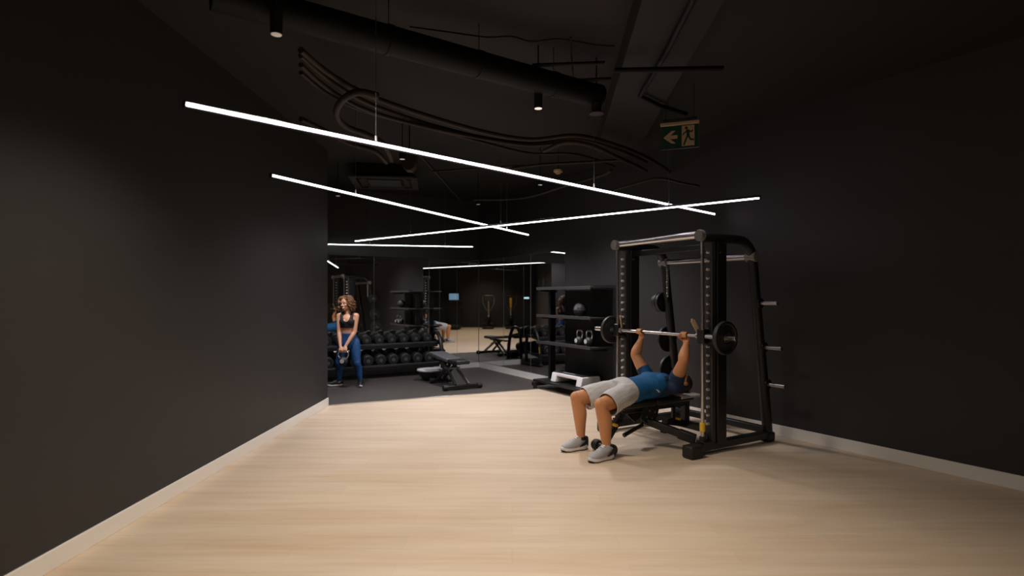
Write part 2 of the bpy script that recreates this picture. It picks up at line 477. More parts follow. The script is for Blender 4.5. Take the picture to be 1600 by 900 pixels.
# ------------------------------------------------------------------ downlights
names = ['small black cylinder ceiling spotlight below the thick duct, lens glowing']
for i, (x, y, P, ang, colr) in enumerate(SPOTS):
    zb = 3.0
    root = thing('ceiling_spotlight', names[0] if i == 0 else None, 'ceiling light', (x, y, zb), 0, 'black cylinder ceiling spotlights')
    if i: root['label'] = 'black cylinder spotlight on the ceiling above the %s' % (
        ['', 'left side of the wood floor', 'right side of the wood floor', 'open floor before the lifter', 'cardio area on the left', 'cardio area on the right',
         'cardio machines', 'edge of the rubber floor', 'floor beside the shelf', 'kettlebell lifter', 'short light bar'][i])
    MB().lathe([(.030, 0), (.034, 0), (.034, .125), (.0, .125)]).out('body', 'housing', root, 0)
    MB().lathe([(0, .002), (.029, .002), (.029, -.002), (.0, -.004)]).out('lens', 'lens' if i == 0 else 'lensdim', root)
    MB().cyl((0, 0, .12), (0, 0, CEIL_Z-zb), .006, seg=8).out('stem', 'housing', root)
    ld = bpy.data.lights.new('spot', 'SPOT'); ld.energy = P; ld.color = colr; ld.spot_size = radians(2*ang); ld.spot_blend = .9; ld.shadow_soft_size = .12
    lo = bpy.data.objects.new('spot_lamp', ld); COL.objects.link(lo); lo.parent = root; lo.location = (0, 0, -.02)

# ------------------------------------------------------------------ ceiling services
def pipe(name, label, cat, pts, r, m='conduit', smooth=6, seg=12, group=None):
    c = sum((Vector(p) for p in pts), Vector())/len(pts)
    mb = MB(); mb.tube([Vector(p)-c for p in pts], r, seg, smooth)
    o = mb.out(name, m, None, 0, 60); o.location = c
    return tag(o, label, cat, group)
def clear(p): return (p-F(0, 0)).dot(nR) > .06 and (p-F(0, 0)).dot(nF) > .06
def pz(z, *uv): return [p for p in (onz(u, v, z) for u, v in uv) if clear(Vector((p.x, p.y, 0)))]
duct = thing('ceiling_duct', 'thick black round duct crossing the upper ceiling from the left', 'duct', onz(700, 92, 3.2))
c0 = onz(700, 92, 3.2)
a = onz(330, -12, 3.2); b = onz(932, 150, 3.2)
MB().cyl(a-c0, b-c0, .095, seg=32).out('pipe', 'duct', duct)
d = (b-a).normalized()
for t in (.12, .36, .60, .84):
    p = a.lerp(b, t)-c0
    MB().cyl(p-d*.02, p+d*.02, .1, seg=32).out('joint_band', 'duct', duct, .003)
    MB().cyl(p+Vector((0, 0, .09)), p+Vector((0, 0, CEIL_Z-3.2)), .003, seg=8).out('hanger', 'pipe', duct)
MB().lathe([(0, -.01), (.1, -.01), (.1, .02), (.06, .035), (0, .035)], b-c0, d, 32).out('end_cap', 'duct', duct)
base = [(470, 78), (497, 102), (525, 122), (560, 142), (610, 162), (680, 185), (760, 207), (830, 218), (900, 212), (960, 226), (1010, 246), (1046, 268)]
gl = 'dark conduits bundled along the ceiling'
for k, (dv, w_, lab, zz) in enumerate([(0, 0, 'uppermost dark conduit of the curving ceiling bundle', 3.12), (9, 4, 'second conduit down in the curving ceiling bundle', 3.14),
                                     (17, 8, 'third conduit down in the curving ceiling bundle', 3.1), (26, 10, 'lowest conduit of the curving ceiling bundle', 3.16)]):
    pipe('conduit', lab, 'pipe', pz(zz, *[(u, v+dv+w_*sin(u*.011+k)) for u, v in base]), .022-.002*k, group=gl)
pipe('conduit', 'dark conduit bending into a hook at the upper left', 'pipe', pz(3.02, (590, 150), (560, 144), (538, 154), (526, 172), (530, 188), (545, 200), (572, 210), (600, 226), (612, 250)), .028, group=gl)
pipe('conduit', 'dark conduit ending behind the long light bar at left', 'pipe', pz(3.1, (470, 186), (510, 206), (545, 224), (585, 236), (604, 254)), .025, group=gl)
pipe('conduit', 'lower dark conduit arching before the exit sign', 'pipe', pz(2.95, (850, 236), (885, 222), (925, 228), (965, 246), (1000, 262)), .02, group=gl)
pipe('conduit', 'dark conduit sagging above the smoke detector', 'pipe', pz(3.0, (800, 263), (850, 257), (905, 254), (975, 250)), .016, group=gl)
pipe('conduit', 'dark conduit curving left below the smoke detector', 'pipe', pz(3.0, (740, 312), (800, 311), (840, 304), (890, 288), (940, 274), (955, 266)), .02, group=gl)
pipe('conduit', 'bent conduit near the wall above the smith machine', 'pipe', pz(2.72, (955, 298), (990, 288), (1030, 279), (1065, 286), (1092, 291)), .014, group=gl)
pipe('sprinkler_pipe', 'straight thin pipe dropping towards the short light bar', 'pipe', pz(3.25, (650, 235), (733, 327)), .018, smooth=0)
pipe('sprinkler_pipe', 'thin horizontal pipe left of the smoke detector', 'pipe', pz(3.19, (676, 268), (760, 262), (820, 259)), .014, smooth=0)
pipe('conduit', 'thin black pipe framing the beam, upper right', 'pipe', pz(3.26, (1093, -20), (1040, 84), (1000, 150), (1030, 165), (1072, 178)), .02, 'duct', 0)
pipe('conduit', 'straight black pipe crossing below the beam at right', 'pipe', pz(3.19, (960, 110), (1130, 107)), .02, 'duct', 0)
pipe('conduit', 'short black pipe above the cylinder spotlight', 'pipe', pz(3.3, (832, 102), (945, 98)), .014, 'duct', 0)
pipe('conduit', 'short black pipe stub beside the duct end', 'pipe', pz(3.28, (895, 126), (955, 123)), .014, 'duct', 0)
pipe('cable', 'thin black cable strung wavily across the upper ceiling', 'cable', pz(3.4, (640, 42), (700, 50), (760, 58), (800, 57), (830, 65), (875, 61), (930, 70), (960, 72)), .006, 'duct', 4)
pipe('cable', 'thin black cable dropping towards the short pipe stub', 'cable', pz(3.38, (892, 58), (893, 90), (896, 122)), .007, 'duct', 4)

def cassette(loc, rz, label, s=1.0):
    root = thing('air_conditioner', label, 'air conditioner', loc, rz)
    h = CEIL_Z-loc[2]
    MB().box((0, 0, h/2+.02), (s*.86, s*.86, h-.04)).out('body', 'duct', root, .01)
    mb = MB()
    for a_, b_ in (((-1, 0), (.1, 1)), ((1, 0), (.1, 1)), ((0, -1), (1, .1)), ((0, 1), (1, .1))):
        mb.box((a_[0]*s*.46, a_[1]*s*.46, .012), (s*b_[0] if b_[0] < 1 else s*1.02, s*b_[1] if b_[1] < 1 else s*.82, .03))
    mb.out('panel_frame', 'conduit', root, .006)
    MB().box((0, 0, .012), (s*.5, s*.5, .02)).out('grille', 'pipe', root, .004)
    for k in range(4):
        T = Matrix.Rotation(k*pi/2, 3, 'Z')
        MB().box(T @ Vector((s*.335, 0, .018)), (.09*s, .6*s, .012), T @ Euler((0, .4, 0)).to_matrix()).out('louvre', 'conduit', root)
cassette(onz(602, 287, 3.28), radians(8), 'square ceiling air conditioner cassette above the middle light bar', 1.0)
sm = thing('smoke_detector', 'small pale smoke detector on the ceiling above the long light bar', 'smoke detector', onz(872, 268, 3.2))
MB().lathe([(0, -.035), (.03, -.033), (.036, -.018), (.036, -.012)]).out('sensor', 'cream', sm)
MB().lathe([(.036, -.012), (.058, -.010), (.062, .0), (.062, .02), (0, .02)]).out('base', 'cream', sm)
MB().cyl((0, 0, .02), (0, 0, .3), .006, seg=8).out('stem', 'pipe', sm)
sp = thing('ceiling_speaker', 'dark hanging speaker with rounded bottom near the air conditioner', 'speaker', onz(640, 262, 3.0))
mb = MB(); mb.prism([(-.09, .20), (-.09, .06), (-.075, .0), (-.03, -.045), (.03, -.045), (.075, 0), (.09, .06), (.09, .20)], .14, Matrix.Rotation(pi/2, 4, 'X') @ Matrix.Translation((0, 0, -.07)))
mb.out('cabinet', 'conduit', sp, .01); MB().cyl((0, 0, .195), (0, 0, .498), .008, seg=10).out('bracket', 'pipe', sp)
dl = thing('ceiling_sensor', 'unlit dark recess can beside the duct end', 'ceiling light', onz(932, 174, 3.05))
MB().lathe([(.02, -.02), (.04, -.025), (.042, .0), (.042, .07), (0, .07)]).out('body', 'pipe', dl)
MB().lathe([(.042, -.026), (.062, -.022), (.062, -.014), (.042, -.014)]).out('rim', 'conduit', dl)
MB().cyl((0, 0, .07), (0, 0, .45), .006, seg=8).out('stem', 'pipe', dl)

# ------------------------------------------------------------------ exit sign
ex = thing('exit_sign', 'green emergency exit sign with arrow and running figure, hung at upper right', 'exit sign', onz(1062, 231, 2.915), radians(-21))
W_, H_ = .345, .215
MB().box((0, 0, H_/2), (W_, .012, H_)).out('panel', 'green', ex, .003)
MB().box((0, 0, H_+.016), (W_+.012, .04, .032)).out('lamp_housing', 'cream', ex, .004)
MB().box((.0, .0, H_+.052), (W_*.9, .03, .02)).out('mount', 'pipe', ex, .003)
MB().box((0, -.002, -.004), (W_+.006, .016, .010)).out('frame', 'dim', ex)
for s in (-1, 1): MB().box((s*W_/2, -.001, H_/2), (.007, .016, H_)).out('frame', 'dim', ex)
for s in (-1, 1): MB().cyl((s*.13, 0, H_+.06), (s*.13, 0, CEIL_Z-2.915), .003, seg=8).out('cable', 'pipe', ex)
FR = Matrix.Translation((0, -.0085, 0)) @ Matrix.Rotation(pi/2, 4, 'X')
MB().prism([(.02, .012), (.135, .012), (.135, .205), (.02, .205)], .002, FR).out('door_symbol', 'cream', ex)
MB().prism([(-.15, .105), (-.075, .165), (-.035, .165), (-.085, .122), (-.02, .122), (-.02, .088), (-.085, .088), (-.035, .045), (-.075, .045)], .002, FR).out('arrow', 'cream', ex)
FR2 = Matrix.Translation((0, -.0108, 0)) @ Matrix.Rotation(pi/2, 4, 'X')
mb = MB(); T = FR2
def limb2(pts, w0):
    for (x0, y0), (x1, y1) in zip(pts, pts[1:]):
        L = math.hypot(x1-x0, y1-y0); nx, ny = -(y1-y0)/L*w0, (x1-x0)/L*w0; ex_, ey_ = (x1-x0)/L*w0*.6, (y1-y0)/L*w0*.6
        mb.prism([(x0+nx-ex_, y0+ny-ey_), (x1+nx+ex_, y1+ny+ey_), (x1-nx+ex_, y1-ny+ey_), (x0-nx-ex_, y0-ny-ey_)], .0015, T)
mb.prism([(.062+.014*cos(2*pi*k/14), .180+.014*sin(2*pi*k/14)) for k in range(14)], .0015, T)
limb2([(.074, .155), (.078, .105)], .014)
limb2([(.072, .155), (.045, .135), (.03, .120)], .006); limb2([(.08, .155), (.108, .14), (.12, .155)], .006)
limb2([(.074, .105), (.055, .065), (.04, .025)], .008); limb2([(.082, .105), (.10, .07), (.128, .065)], .008)
mb.out('running_figure', 'green', ex)

# ------------------------------------------------------------------ benches
def pad(x0, x1, z0, w0, w1, h=.055):
    """tapered upholstered pad along x"""
    poly = [(x0, -w0), (x1, -w1), (x1, w1), (x0, w0)]
    return MB().prism(poly, h, Matrix.Translation((0, 0, z0)))

def lifter_bench():
    r = thing('weight_bench', 'black adjustable weight bench under the lying man', 'bench', C, RZ)
    pad(-.36, .19, .412, .115, .14, .062).out('backrest', 'vinyl', r, .022, seg=4)
    pad(.205, .60, .412, .14, .12, .062).out('seat', 'vinyl', r, .022, seg=4)
    MB().box((-.08, 0, .398), (.5, .16, .02)).out('back_plate', 'black', r, .004)
    MB().box((.39, 0, .398), (.36, .16, .02)).out('seat_plate', 'black', r, .004)
    MB().bar((.56, 0, .372), (-.375, 0, .372), .07, .05).out('main_beam', 'black', r, .008)
    MB().bar((.52, 0, .37), (.765, 0, .07), .05, .06).out('front_leg', 'black', r, .006)
    MB().box((-.345, 0, .27), (.07, .07, .26)).out('rear_leg', 'black', r, .006)
    f = MB().cyl((.77, -.07, .054), (.77, .09, .054), .028).out('foot_bar', 'black', r)
    for s in (-1, 1):
        MB().lathe([(0, -.035), (.044, -.035), (.052, -.022), (.054, 0), (.052, .022), (.042, .036), (0, .040)], (.77, .01+s*.112, .055), (0, s, 0), 28).out('end_cap', 'rubberb', f)
    f = MB().box((-.345, 0, .15), (.07, .60, .07)).out('rear_foot_bar', 'black', r, .006)
    for s in (-1, 1):
        MB().box((-.345, s*.28, .065), (.06, .05, .13)).out('foot', 'black', f, .006)
        MB().box((-.345, s*.28, .015), (.09, .07, .03)).out('foot_pad', 'rubberb', f, .008)
    MB().bar((.30, .03, .275), (.0, .43, .125), .07, .07).out('stabiliser', 'black', r, .008)
    MB().bar((.085, .31, .165), (-.01, .437, .12), .09, .088).out('stabiliser_sleeve', 'rubberb', r, .01)
    MB().box((-.005, .445, .045), (.10, .07, .09)).out('stabiliser_foot', 'rubberb', r, .012)
    # hinge brackets, ladder and lever on the near side
    MB().prism([(.12, .42), (.34, .42), (.38, .30), (.28, .22), (.16, .28)], .012, Matrix.Translation((0, .1, 0)) @ Matrix.Rotation(pi/2, 4, 'X')).out('hinge_plate', 'black', r, .003)
    MB().prism([(.12, .42), (.34, .42), (.38, .30), (.28, .22), (.16, .28)], .012, Matrix.Translation((0, -.09, 0)) @ Matrix.Rotation(pi/2, 4, 'X')).out('hinge_plate', 'black', r, .003)
    for (x, z_) in ((.2, .35), (.27, .37), (.31, .31), (.24, .29)):
        MB().cyl((x, .10, z_), (x, .112, z_), .011, seg=12).out('bolt', 'steel', r)
    MB().tube([(.35, .09, .235), (.44, .1, .215), (.60, .105, .167)], .019, 14, 4).out('lever', 'rubberb', r)
    MB().cyl((.585, .105, .172), (.605, .105, .165), .021).out('lever_cap', 'black', r)
    MB().prism([(-.30, .20), (-.30, .13), (-.02, .185), (-.05, .23), (-.14, .245)], .03, Matrix.Translation((0, .045, 0)) @ Matrix.Rotation(pi/2, 4, 'X')).out('gusset', 'black', r, .004)
    MB().bar((-.14, .03, .22), (-.14, .03, .36), .03, .04).out('prop', 'black', r, .004)
    MB().cyl((-.15, .06, .24), (-.15, .115, .24), .013, seg=14).out('pull_pin', 'yellow', r)
    MB().cyl((.66, .02, .26), (.66, .07, .26), .016, seg=14).out('knob', 'yellow', r)
    MB().bar((.56, .03, .28), (.66, .03, .26), .02, .03).out('seat_arm', 'black', r, .003)
lifter_bench()

def flat_bench():
    # local x runs along B, nearest the camera at +x
    loc = F(1.585, 1.98, .008)
    r = thing('weight_bench', 'empty dark flat bench standing on the rubber floor', 'bench', loc, ANG-pi/2)
    o = pad(-.72, 0, 0, .15, .14, .065).out('backrest', 'vinylg', r, .022, seg=4); o.location = (.16, 0, .40); o.rotation_euler = (0, .09, 0)
    pad(.18, .52, .40, .14, .12, .065).out('seat', 'vinyl', r, .022, seg=4)
    MB().box((-.1, 0, .385), (.8, .12, .03)).out('frame_beam', 'black', r, .005)
    for s in (-1, 1):
        MB().bar((-.05, s*.075, .37), (.47, s*.12, .07), .03, .055).out('front_leg', 'steel' if s > 0 else 'black', r, .005)
        MB().bar((.12, s*.05, .37), (-.38, s*.05, .07), .03, .055).out('rear_leg', 'black', r, .005)
    for x, wd in ((.48, .62), (-.38, .34)):
        f = MB().box((x, 0, .045), (.07, wd, .06)).out('foot_bar', 'black', r, .006)
        for s in (-1, 1): MB().cyl((x, s*(wd/2-.05), .045), (x, s*(wd/2+.03), .045), .045, seg=20).out('end_cap', 'rubberb', f, .006)
    MB().cyl((.1, -.13, .3), (.1, .13, .3), .018).out('pivot', 'steel', r)
flat_bench()

# half-ball balance trainer, platform up
loc = onz(669, 589, 0); loc.z = .008
bo = thing('balance_trainer', 'half ball balance trainer with pale flat top, behind the empty bench', 'balance trainer', F(1.64, 1.24, .008), 0)
bo.scale = (.85, .85, .9)
MB().lathe([(0, 0), (.07, .004), (.14, .03), (.2, .085), (.235, .16), (.24, .185), (0, .185)], seg=40).out('dome', 'rubberb', bo)
MB().lathe([(.24, .182), (.262, .19), (.266, .205), (.258, .222), (.22, .228), (0, .23)], seg=40).out('platform', 'bosu', bo)

# ------------------------------------------------------------------ smith machine
YF, YN = -.67, .53
rk = thing('smith_machine', 'tall black smith machine frame with silver top tubes around the lifter', 'weight machine', C, RZ)
BLK = 'black'
for y0 in (YF, YN):
    o = -1 if y0 < 0 else 1
    MB().tube([(.0, y0, 2.06), (-.5, y0, 2.06), (-.62, y0, 2.035), (-.70, y0, 1.97), (-.74, y0, 1.86), (-.79, y0, 1.5), (-.86, y0, 1.0), (-.93, y0, .5), (-.985, y0, .07)], [.046]*2+[.048]*5+[.05, .05], 20, 4).out('rear_post', BLK, rk)
    MB().lathe([(0, .0), (.048, .0), (.055, .012), (.055, .05), (.046, .06)], (.062, y0, 2.077), (-1, 0, 0)).out('end_cap', 'capgrey', rk)
    MB().cyl((0, y0, .06), (0, y0, 2.06), .017).out('guide_rod', 'chrome', rk)
    MB().cyl((0, y0, .06), (0, y0, .17), .03).out('rod_base', 'rubberb', rk, .004)
    MB().box((-.115, y0, 1.05), (.05, .075, 1.95)).out('hook_post', 'shelfm', rk, .005)
    pg = MB().cyl((-.09, y0, .28), (-.058, y0, .28), .014, .012, seg=14).out('peg', 'pegm', rk, .004)
    for k in range(1, 21):
        c = pg.copy(); COL.objects.link(c); c.parent = rk; c.location = (0, 0, k*.082)
    MB().box((-.22, y0, 1.05), (.13, .10, 1.95)).out('column', BLK, rk, .008)
    for s in (-1, 1): MB().cyl((-.19, y0+s*.05, 1.92), (-.19, y0+s*.057, 1.92), .01, seg=10).out('bolt', 'steel', rk)
    ra = MB().box((-.385, y0, .07), (1.19, .085, .07)).out('base_rail', BLK, rk, .006)
    MB().box((.17, y0+(.035 if o > 0 else 0), .06), (.17, .125, .12)).out('front_foot', 'rubberb', ra, .02)
    MB().box((-.98, y0, .05), (.12, .11, .10)).out('rear_foot', 'rubberb', ra, .02)
    MB().box((-.03, y0, .112), (.12, .02+.085, .025)).out('rod_plate', BLK, ra, .004)
    MB().cyl((0, y0, .215), (0, y0, .30), .027).out('safety_stop', 'yellow', rk, .004)
    for (x, zz) in ((-.80, 1.43), (-.865, .98), (-.92, .6)):
        h = MB().cyl((x, y0+o*.03, zz), (x, y0+o*.24, zz), .022).out('plate_horn', 'chrome', rk)
        MB().cyl((x, y0+o*.045, zz), (x, y0+o*.058, zz), .05).out('horn_flange', BLK, h)
MB().cyl((.0, YF, 2.087), (.0, YN, 2.087), .037, seg=24).out('top_tube', 'chrome', rk)
MB().cyl((-.73, YF, 1.90), (-.73, YN, 1.90), .032, seg=24).out('pull_up_bar', 'steel', rk)
for y0 in (YF, YN): MB().cyl((-.73, y0-.06, 1.9), (-.73, y0+.06, 1.9), .052, seg=24).out('clamp', 'capgrey', rk, .006)
MB().box((-.95, (YF+YN)/2, .12), (.07, YN-YF, .07)).out('rear_cross_tube', BLK, rk, .008)
MB().box((-.25, (YF+YN)/2, 1.99), (.08, YN-YF, .06)).out('upper_brace', BLK, rk, .008)

# barbell running on the guide rods
ZB = 1.12
bb = thing('barbell', 'silver smith machine barbell in the lying man\'s hands', 'barbell', G(0, 0, ZB), RZ)
MB().cyl((0, YF+.02, 0), (0, YN-.02, 0), .0165, seg=24).out('bar', 'chrome', bb)
for y0, o in ((YF, -1), (YN, 1)):
    MB().box((-.01, y0, 0), (.09, .085, .14)).out('carriage', BLK, bb, .012)
    MB().cyl((-.0, y0-o*.045, 0), (0, y0-o*.07, 0), .032).out('collar', 'steel', bb, .004)
    MB().cyl((0, y0+o*.04, 0), (0, y0+o*.38, 0), .024).out('sleeve', 'chrome', bb, .003)
    MB().bar((-.02, y0-o*.055, .02), (.035, y0-o*.09, .15), .018, .042).out('hook_lever', 'cream', bb, .004)
    MB().cyl((.035, y0-o*.09, .145), (.04, y0-o*.092, .165), .014).out('lever_tip', 'cream', bb, .003)
    MB().bar((-.04, y0-o*.03, -.04), (-.1, y0-o*.03, -.075), .02, .03).out('hook', BLK, bb, .003)

def make_plate(R):
    r = thing('weight_plate', 'x', 'weight plate')
    MB().lathe([(.03, -.012), (.05, -.012), (.055, -.018), (.07, -.018), (R*.62, -.010), (R*.80, -.010), (R*.84, -.02), (R*.97, -.02), (R, -.014),
                (R, .014), (R*.97, .02), (R*.84, .02), (R*.80, .010), (R*.62, .010), (.07, .018), (.055, .018), (.05, .012), (.03, .012), (.03, -.012)], (0, 0, 0), (0, 1, 0), 48).out('disc', 'plate', r)
    MB().lathe([(.0275, -.02), (.042, -.02), (.042, .02), (.0275, .02), (.0275, -.02)], (0, 0, 0), (0, 1, 0), 24).out('hub', 'steel', r)
    for k in range(3):
        a = k*2*pi/3+.5
        MB().tube([(R*.70*cos(a+t), 0, R*.70*sin(a+t)) for t in (-.32, -.16, 0, .16, .32)], [(R*.05, .0125)]*5, 10, 3, up=(0, 1, 0)).out('grip_slot', 'black', r)
    return r
def place_plate(proto, loc, label, first=[set()]):
    o = proto if proto.name not in first[0] else copy_tree(proto)
    first[0].add(proto.name)
    o.location = loc; o.rotation_euler = (0, 0, RZ); o['label'] = label; o['group'] = 'round black weight plates'
    return o
P15, P12, P20 = make_plate(.155), make_plate(.12), make_plate(.18)
place_plate(P15, G(0, YF-.10, ZB), 'black weight plate on the far end of the barbell, beside the shelf')
place_plate(P15, G(0, YN+.26, ZB), 'black weight plate on the near end of the barbell')
place_plate(P12, G(-.80, YF-.09, 1.43), 'inner small plate on the highest horn of the far rear post')
place_plate(P12, G(-.80, YF-.135, 1.43), 'outer small plate on the highest horn of the far rear post')
P12b = make_plate(.10)
place_plate(P12b, G(-.80, YF-.178, 1.43), 'smallest plate hung outermost on the highest horn')
place_plate(P15, G(-.865, YF-.09, .98), 'plate on the middle horn, seen just below the barbell')
place_plate(P20, G(-.92, YF-.09, .6), 'largest plate on the lowest horn, behind the man\'s shoulders')
# chain of attachments hanging from the rear bar clamp
ch = thing('hanging_chain', 'short metal chain hanging from the rear tube of the smith machine', 'chain', G(-.735, YF+.075, 1.80), RZ)
MB().tube([(.03, 0, .06), (.045, 0, .03), (.03, 0, 0), (.015, 0, .03)], .006, 8, 4, closed=True).out('hook', 'steel', ch)
lk = None
for k in range(9):
    zz = -.012-k*.034; T = Matrix.Rotation(k*pi/2, 3, 'Z')
    pts = [T @ Vector((.012*cos(t), 0, 0)) + Vector((.03, 0, zz+.024*sin(t))) for t in [2*pi*j/12 for j in range(12)]]
    MB().tube(pts, .0045, 6, closed=True).out('chain_link', 'steel', ch)
MB().lathe([(0, 0), (.02, .002), (.024, .02), (.024, .05), (.01, .06), (0, .06)], (.03, 0, -.37)).out('end_weight', 'black', ch)

# ------------------------------------------------------------------ shelf unit with its load
SQ0, SQ1 = 2.89, 4.31
sh = thing('storage_shelf', 'tall black equipment shelf with open tiers against the right wall', 'shelf', F(0, 0), RZ)
for zt in (.76, 1.19, 1.63):
    s_ = MB().box((.245, (SQ0+SQ1)/2, zt-.013), (.43, SQ1-SQ0-.02, .026)).out('shelf_board', 'shelfm', sh, .003)
    MB().box((.455, (SQ0+SQ1)/2, zt-.006), (.014, SQ1-SQ0-.02, .046)).out('front_lip', 'shelfm', s_, .003)
    MB().bar((.10, SQ1-.06, zt-.05), (.42, SQ1-.06, zt-.03), .02, .04).out('bracket', 'black', s_, .003)
    MB().bar((.10, SQ0+.08, zt-.05), (.42, SQ0+.08, zt-.03), .02, .04).out('bracket', 'black', s_, .003)
MB().box((.2, SQ0+.08, .85), (.11, .06, 1.56)).out('post', 'black', sh, .005)
MB().box((.022, SQ1-.20, .86), (.02, .54, 1.62)).out('back_panel', 'black', sh, .004)
MB().box((.27, (SQ0+SQ1)/2, .132), (.5, SQ1-SQ0, .036)).out('base_board', 'black', sh, .004)
for q in (SQ0+.08, SQ1-.08):
    f = MB().box((.29, q, .085), (.56, .09, .06)).out('foot', 'black', sh, .006)
    for p in (.08, .53): MB().cyl((p, q, 0), (p, q, .06), .032).out('foot_pad', 'rubberb', f, .004)

st = thing('aerobic_step', 'white aerobic step with black top on the bottom of the shelf', 'aerobic step', F(.24, 3.66, .152), RZ)
st.scale = (1, 1, 1.28)
mb = MB()
# white frame: two legs and an apron, long axis along y
for s in (-1, 1):
    mb.prism([(-.20, 0), (.20, 0), (.165, .115), (-.165, .115)], .13, Matrix.Translation((0, s*.325+.065, 0)) @ Matrix.Rotation(pi/2, 4, 'X'))
mb.box((0, 0, .095), (.335, .66, .045))
mb.out('frame', 'stepw', st, .012, seg=3)
MB().box((0, 0, .122), (.31, .72, .014)).out('tread', 'rubberb', st, .005)
MB().box((.12, .0, .129), (.02, .3, .003)).out('stripe', 'bosu', st)
ball = thing('medicine_ball', 'black medicine ball on the second shelf', 'ball', F(.30, 3.86, 1.192), RZ)
mb = MB(); mb.ell((0, 0, .105), .105, seg=36); mb.out('ball', 'rubberb', ball)
MB().tube([(.106*cos(t), .106*sin(t), .105) for t in [2*pi*k/40 for k in range(40)]], .003, 6, closed=True).out('seam', 'vinylg', ball)
MB().lathe([(0, 0), (.028, 0), (.03, .002), (0, .003)], (.1, .02, .13), (.95, .19, .25)).out('emblem', 'vinylg', ball)

def make_kettlebell(R, handle_m, label, loc, rz, body='plate', hw=.062, hh=.12, r_h=.016):
    r = thing('kettlebell', label, 'kettlebell', loc, rz, None)
    prof = []
    for k in range(0, 15):
        a = -pi/2+.42+(pi-.42)*k/14
        prof.append((max(0, R*cos(a)), R*sin(a)))
    z0 = -prof[0][1]
    prof = [(0, 0), (prof[0][0]*.96, 0)]+[(a, b+z0) for a, b in prof]
    prof[-1] = (0, prof[-1][1])
    MB().lathe(prof, seg=32).out('body', body, r)
    zt = z0+R*.72
    pts = [(-R*.62, 0, zt-.02), (-hw*1.12, 0, zt+hh*.35), (-hw*1.06, 0, zt+hh*.72), (-hw*.72, 0, zt+hh*.97), (0, 0, zt+hh), (hw*.72, 0, zt+hh*.97), (hw*1.06, 0, zt+hh*.72), (hw*1.12, 0, zt+hh*.35), (R*.62, 0, zt-.02)]
    MB().tube(pts, [r_h*1.15]+[r_h]*7+[r_h*1.15], 14, 5).out('handle', handle_m, r)
    MB().lathe([(R*.42, 0), (R*.45, .003), (0, .004)], (0, -R*.965, z0+.005), (0, -1, 0)).out('badge', 'bosu', r)
    return r, zt+hh
for q, lab in ((3.86, 'left kettlebell with shiny handle on the third shelf'), (4.09, 'right kettlebell with shiny handle on the third shelf')):
    k, _ = make_kettlebell(.075, 'chrome', lab, F(.31, q, .762), RZ+pi/2, hh=.105, hw=.058, r_h=.014); k['group'] = 'kettlebells on the shelf'

# ------------------------------------------------------------------ dumbbell rack
RP0, RP1 = 1.13, 3.63
dr = thing('dumbbell_rack', 'two tier black dumbbell rack with arched end frames in front of the mirrors', 'dumbbell rack', F(0, 0, .008), RZ)
for p in (RP0, RP1):
    f = MB().tube([(p, .68, .03), (p, .655, .3), (p, .60, .55), (p, .50, .73), (p, .38, .80), (p, .25, .77), (p, .15, .62), (p, .12, .35), (p, .12, .03)], [(.03, .04)]*9, 14, 5, up=(1, 0, 0)).out('end_frame', 'black', dr)
    MB().box((p, .40, .035), (.08, .64, .05)).out('base_foot', 'rubberb', f, .01)
    MB().bar((p, .14, .28), (p, .65, .22), .04, .06).out('lower_arm', 'black', f, .004)
    MB().bar((p, .14, .66), (p, .58, .58), .04, .06).out('upper_arm', 'black', f, .004)
    MB().box((p-.028 if p == RP0 else p+.028, .655, .35), (.012, .04, .14), (.1, 0, 0)).out('sticker', 'yellow', f, .002)
TIERS = [('upper', .33, .628), ('lower', .42, .25)]
for nm, yc, zc in TIERS:
    t = MB().box(((RP0+RP1)/2, yc, zc-.02), (RP1-RP0-.06, .36, .012), (-.16, 0, 0)).out('tray', 'black', dr, .002)
    for s, dz in ((1, -.028), (-1, .028)):
        MB().box(((RP0+RP1)/2, yc+s*.16, zc+dz-.035), (RP1-RP0-.06, .035, .07), (-.16, 0, 0)).out('rail', 'black', t, .004)
    MB().box(((RP0+RP1)/2, yc+.183, zc-.012), (RP1-RP0-.1, .004, .016), (-.16, 0, 0)).out('label_strip', 'vinylg', t)
def make_dumbbell(R, name='dumbbell'):
    r = thing(name, 'x', 'dumbbell')
    for s in (-1, 1):
        MB().lathe([(0, .065), (R*.45, .065), (R*.5, .061), (R*.52, .068), (R*.9, .064), (R, .052), (R, -.045), (R*.9, -.06), (.03, -.062), (0, -.062)], (0, s*.105, 0), (0, s, 0), 28).out('head', 'plate', r)
        MB().lathe([(0, 0), (R*.34, 0), (R*.36, .003), (0, .004)], (0, s*.17, 0), (0, s, 0), 20).out('end_disc', 'vinylg', r)
    MB().tube([(0, -.05, 0), (0, -.025, 0), (0, 0, 0), (0, .025, 0), (0, .05, 0)], [.014, .017, .018, .017, .014], 14, 3).out('handle', 'chrome', r)
    return r
sizes = {'upper': .088, 'lower': .100}
for nm, yc, zc in TIERS:
    R = sizes[nm]; proto = make_dumbbell(R); first = True
    n = 10
    for k in range(n):
        p = RP0+.235+k*.236
        o = proto if first else copy_tree(proto); first = False
        o.location = F(p, yc, zc+R+.012); o.rotation_euler = (-.16, 0, RZ); o.rotation_mode = 'XYZ'
        o['label'] = '%s round black dumbbell from the right on the %s rack tier' % (ORD[k], nm)
        o['group'] = 'round dumbbells on the %s tier' % nm

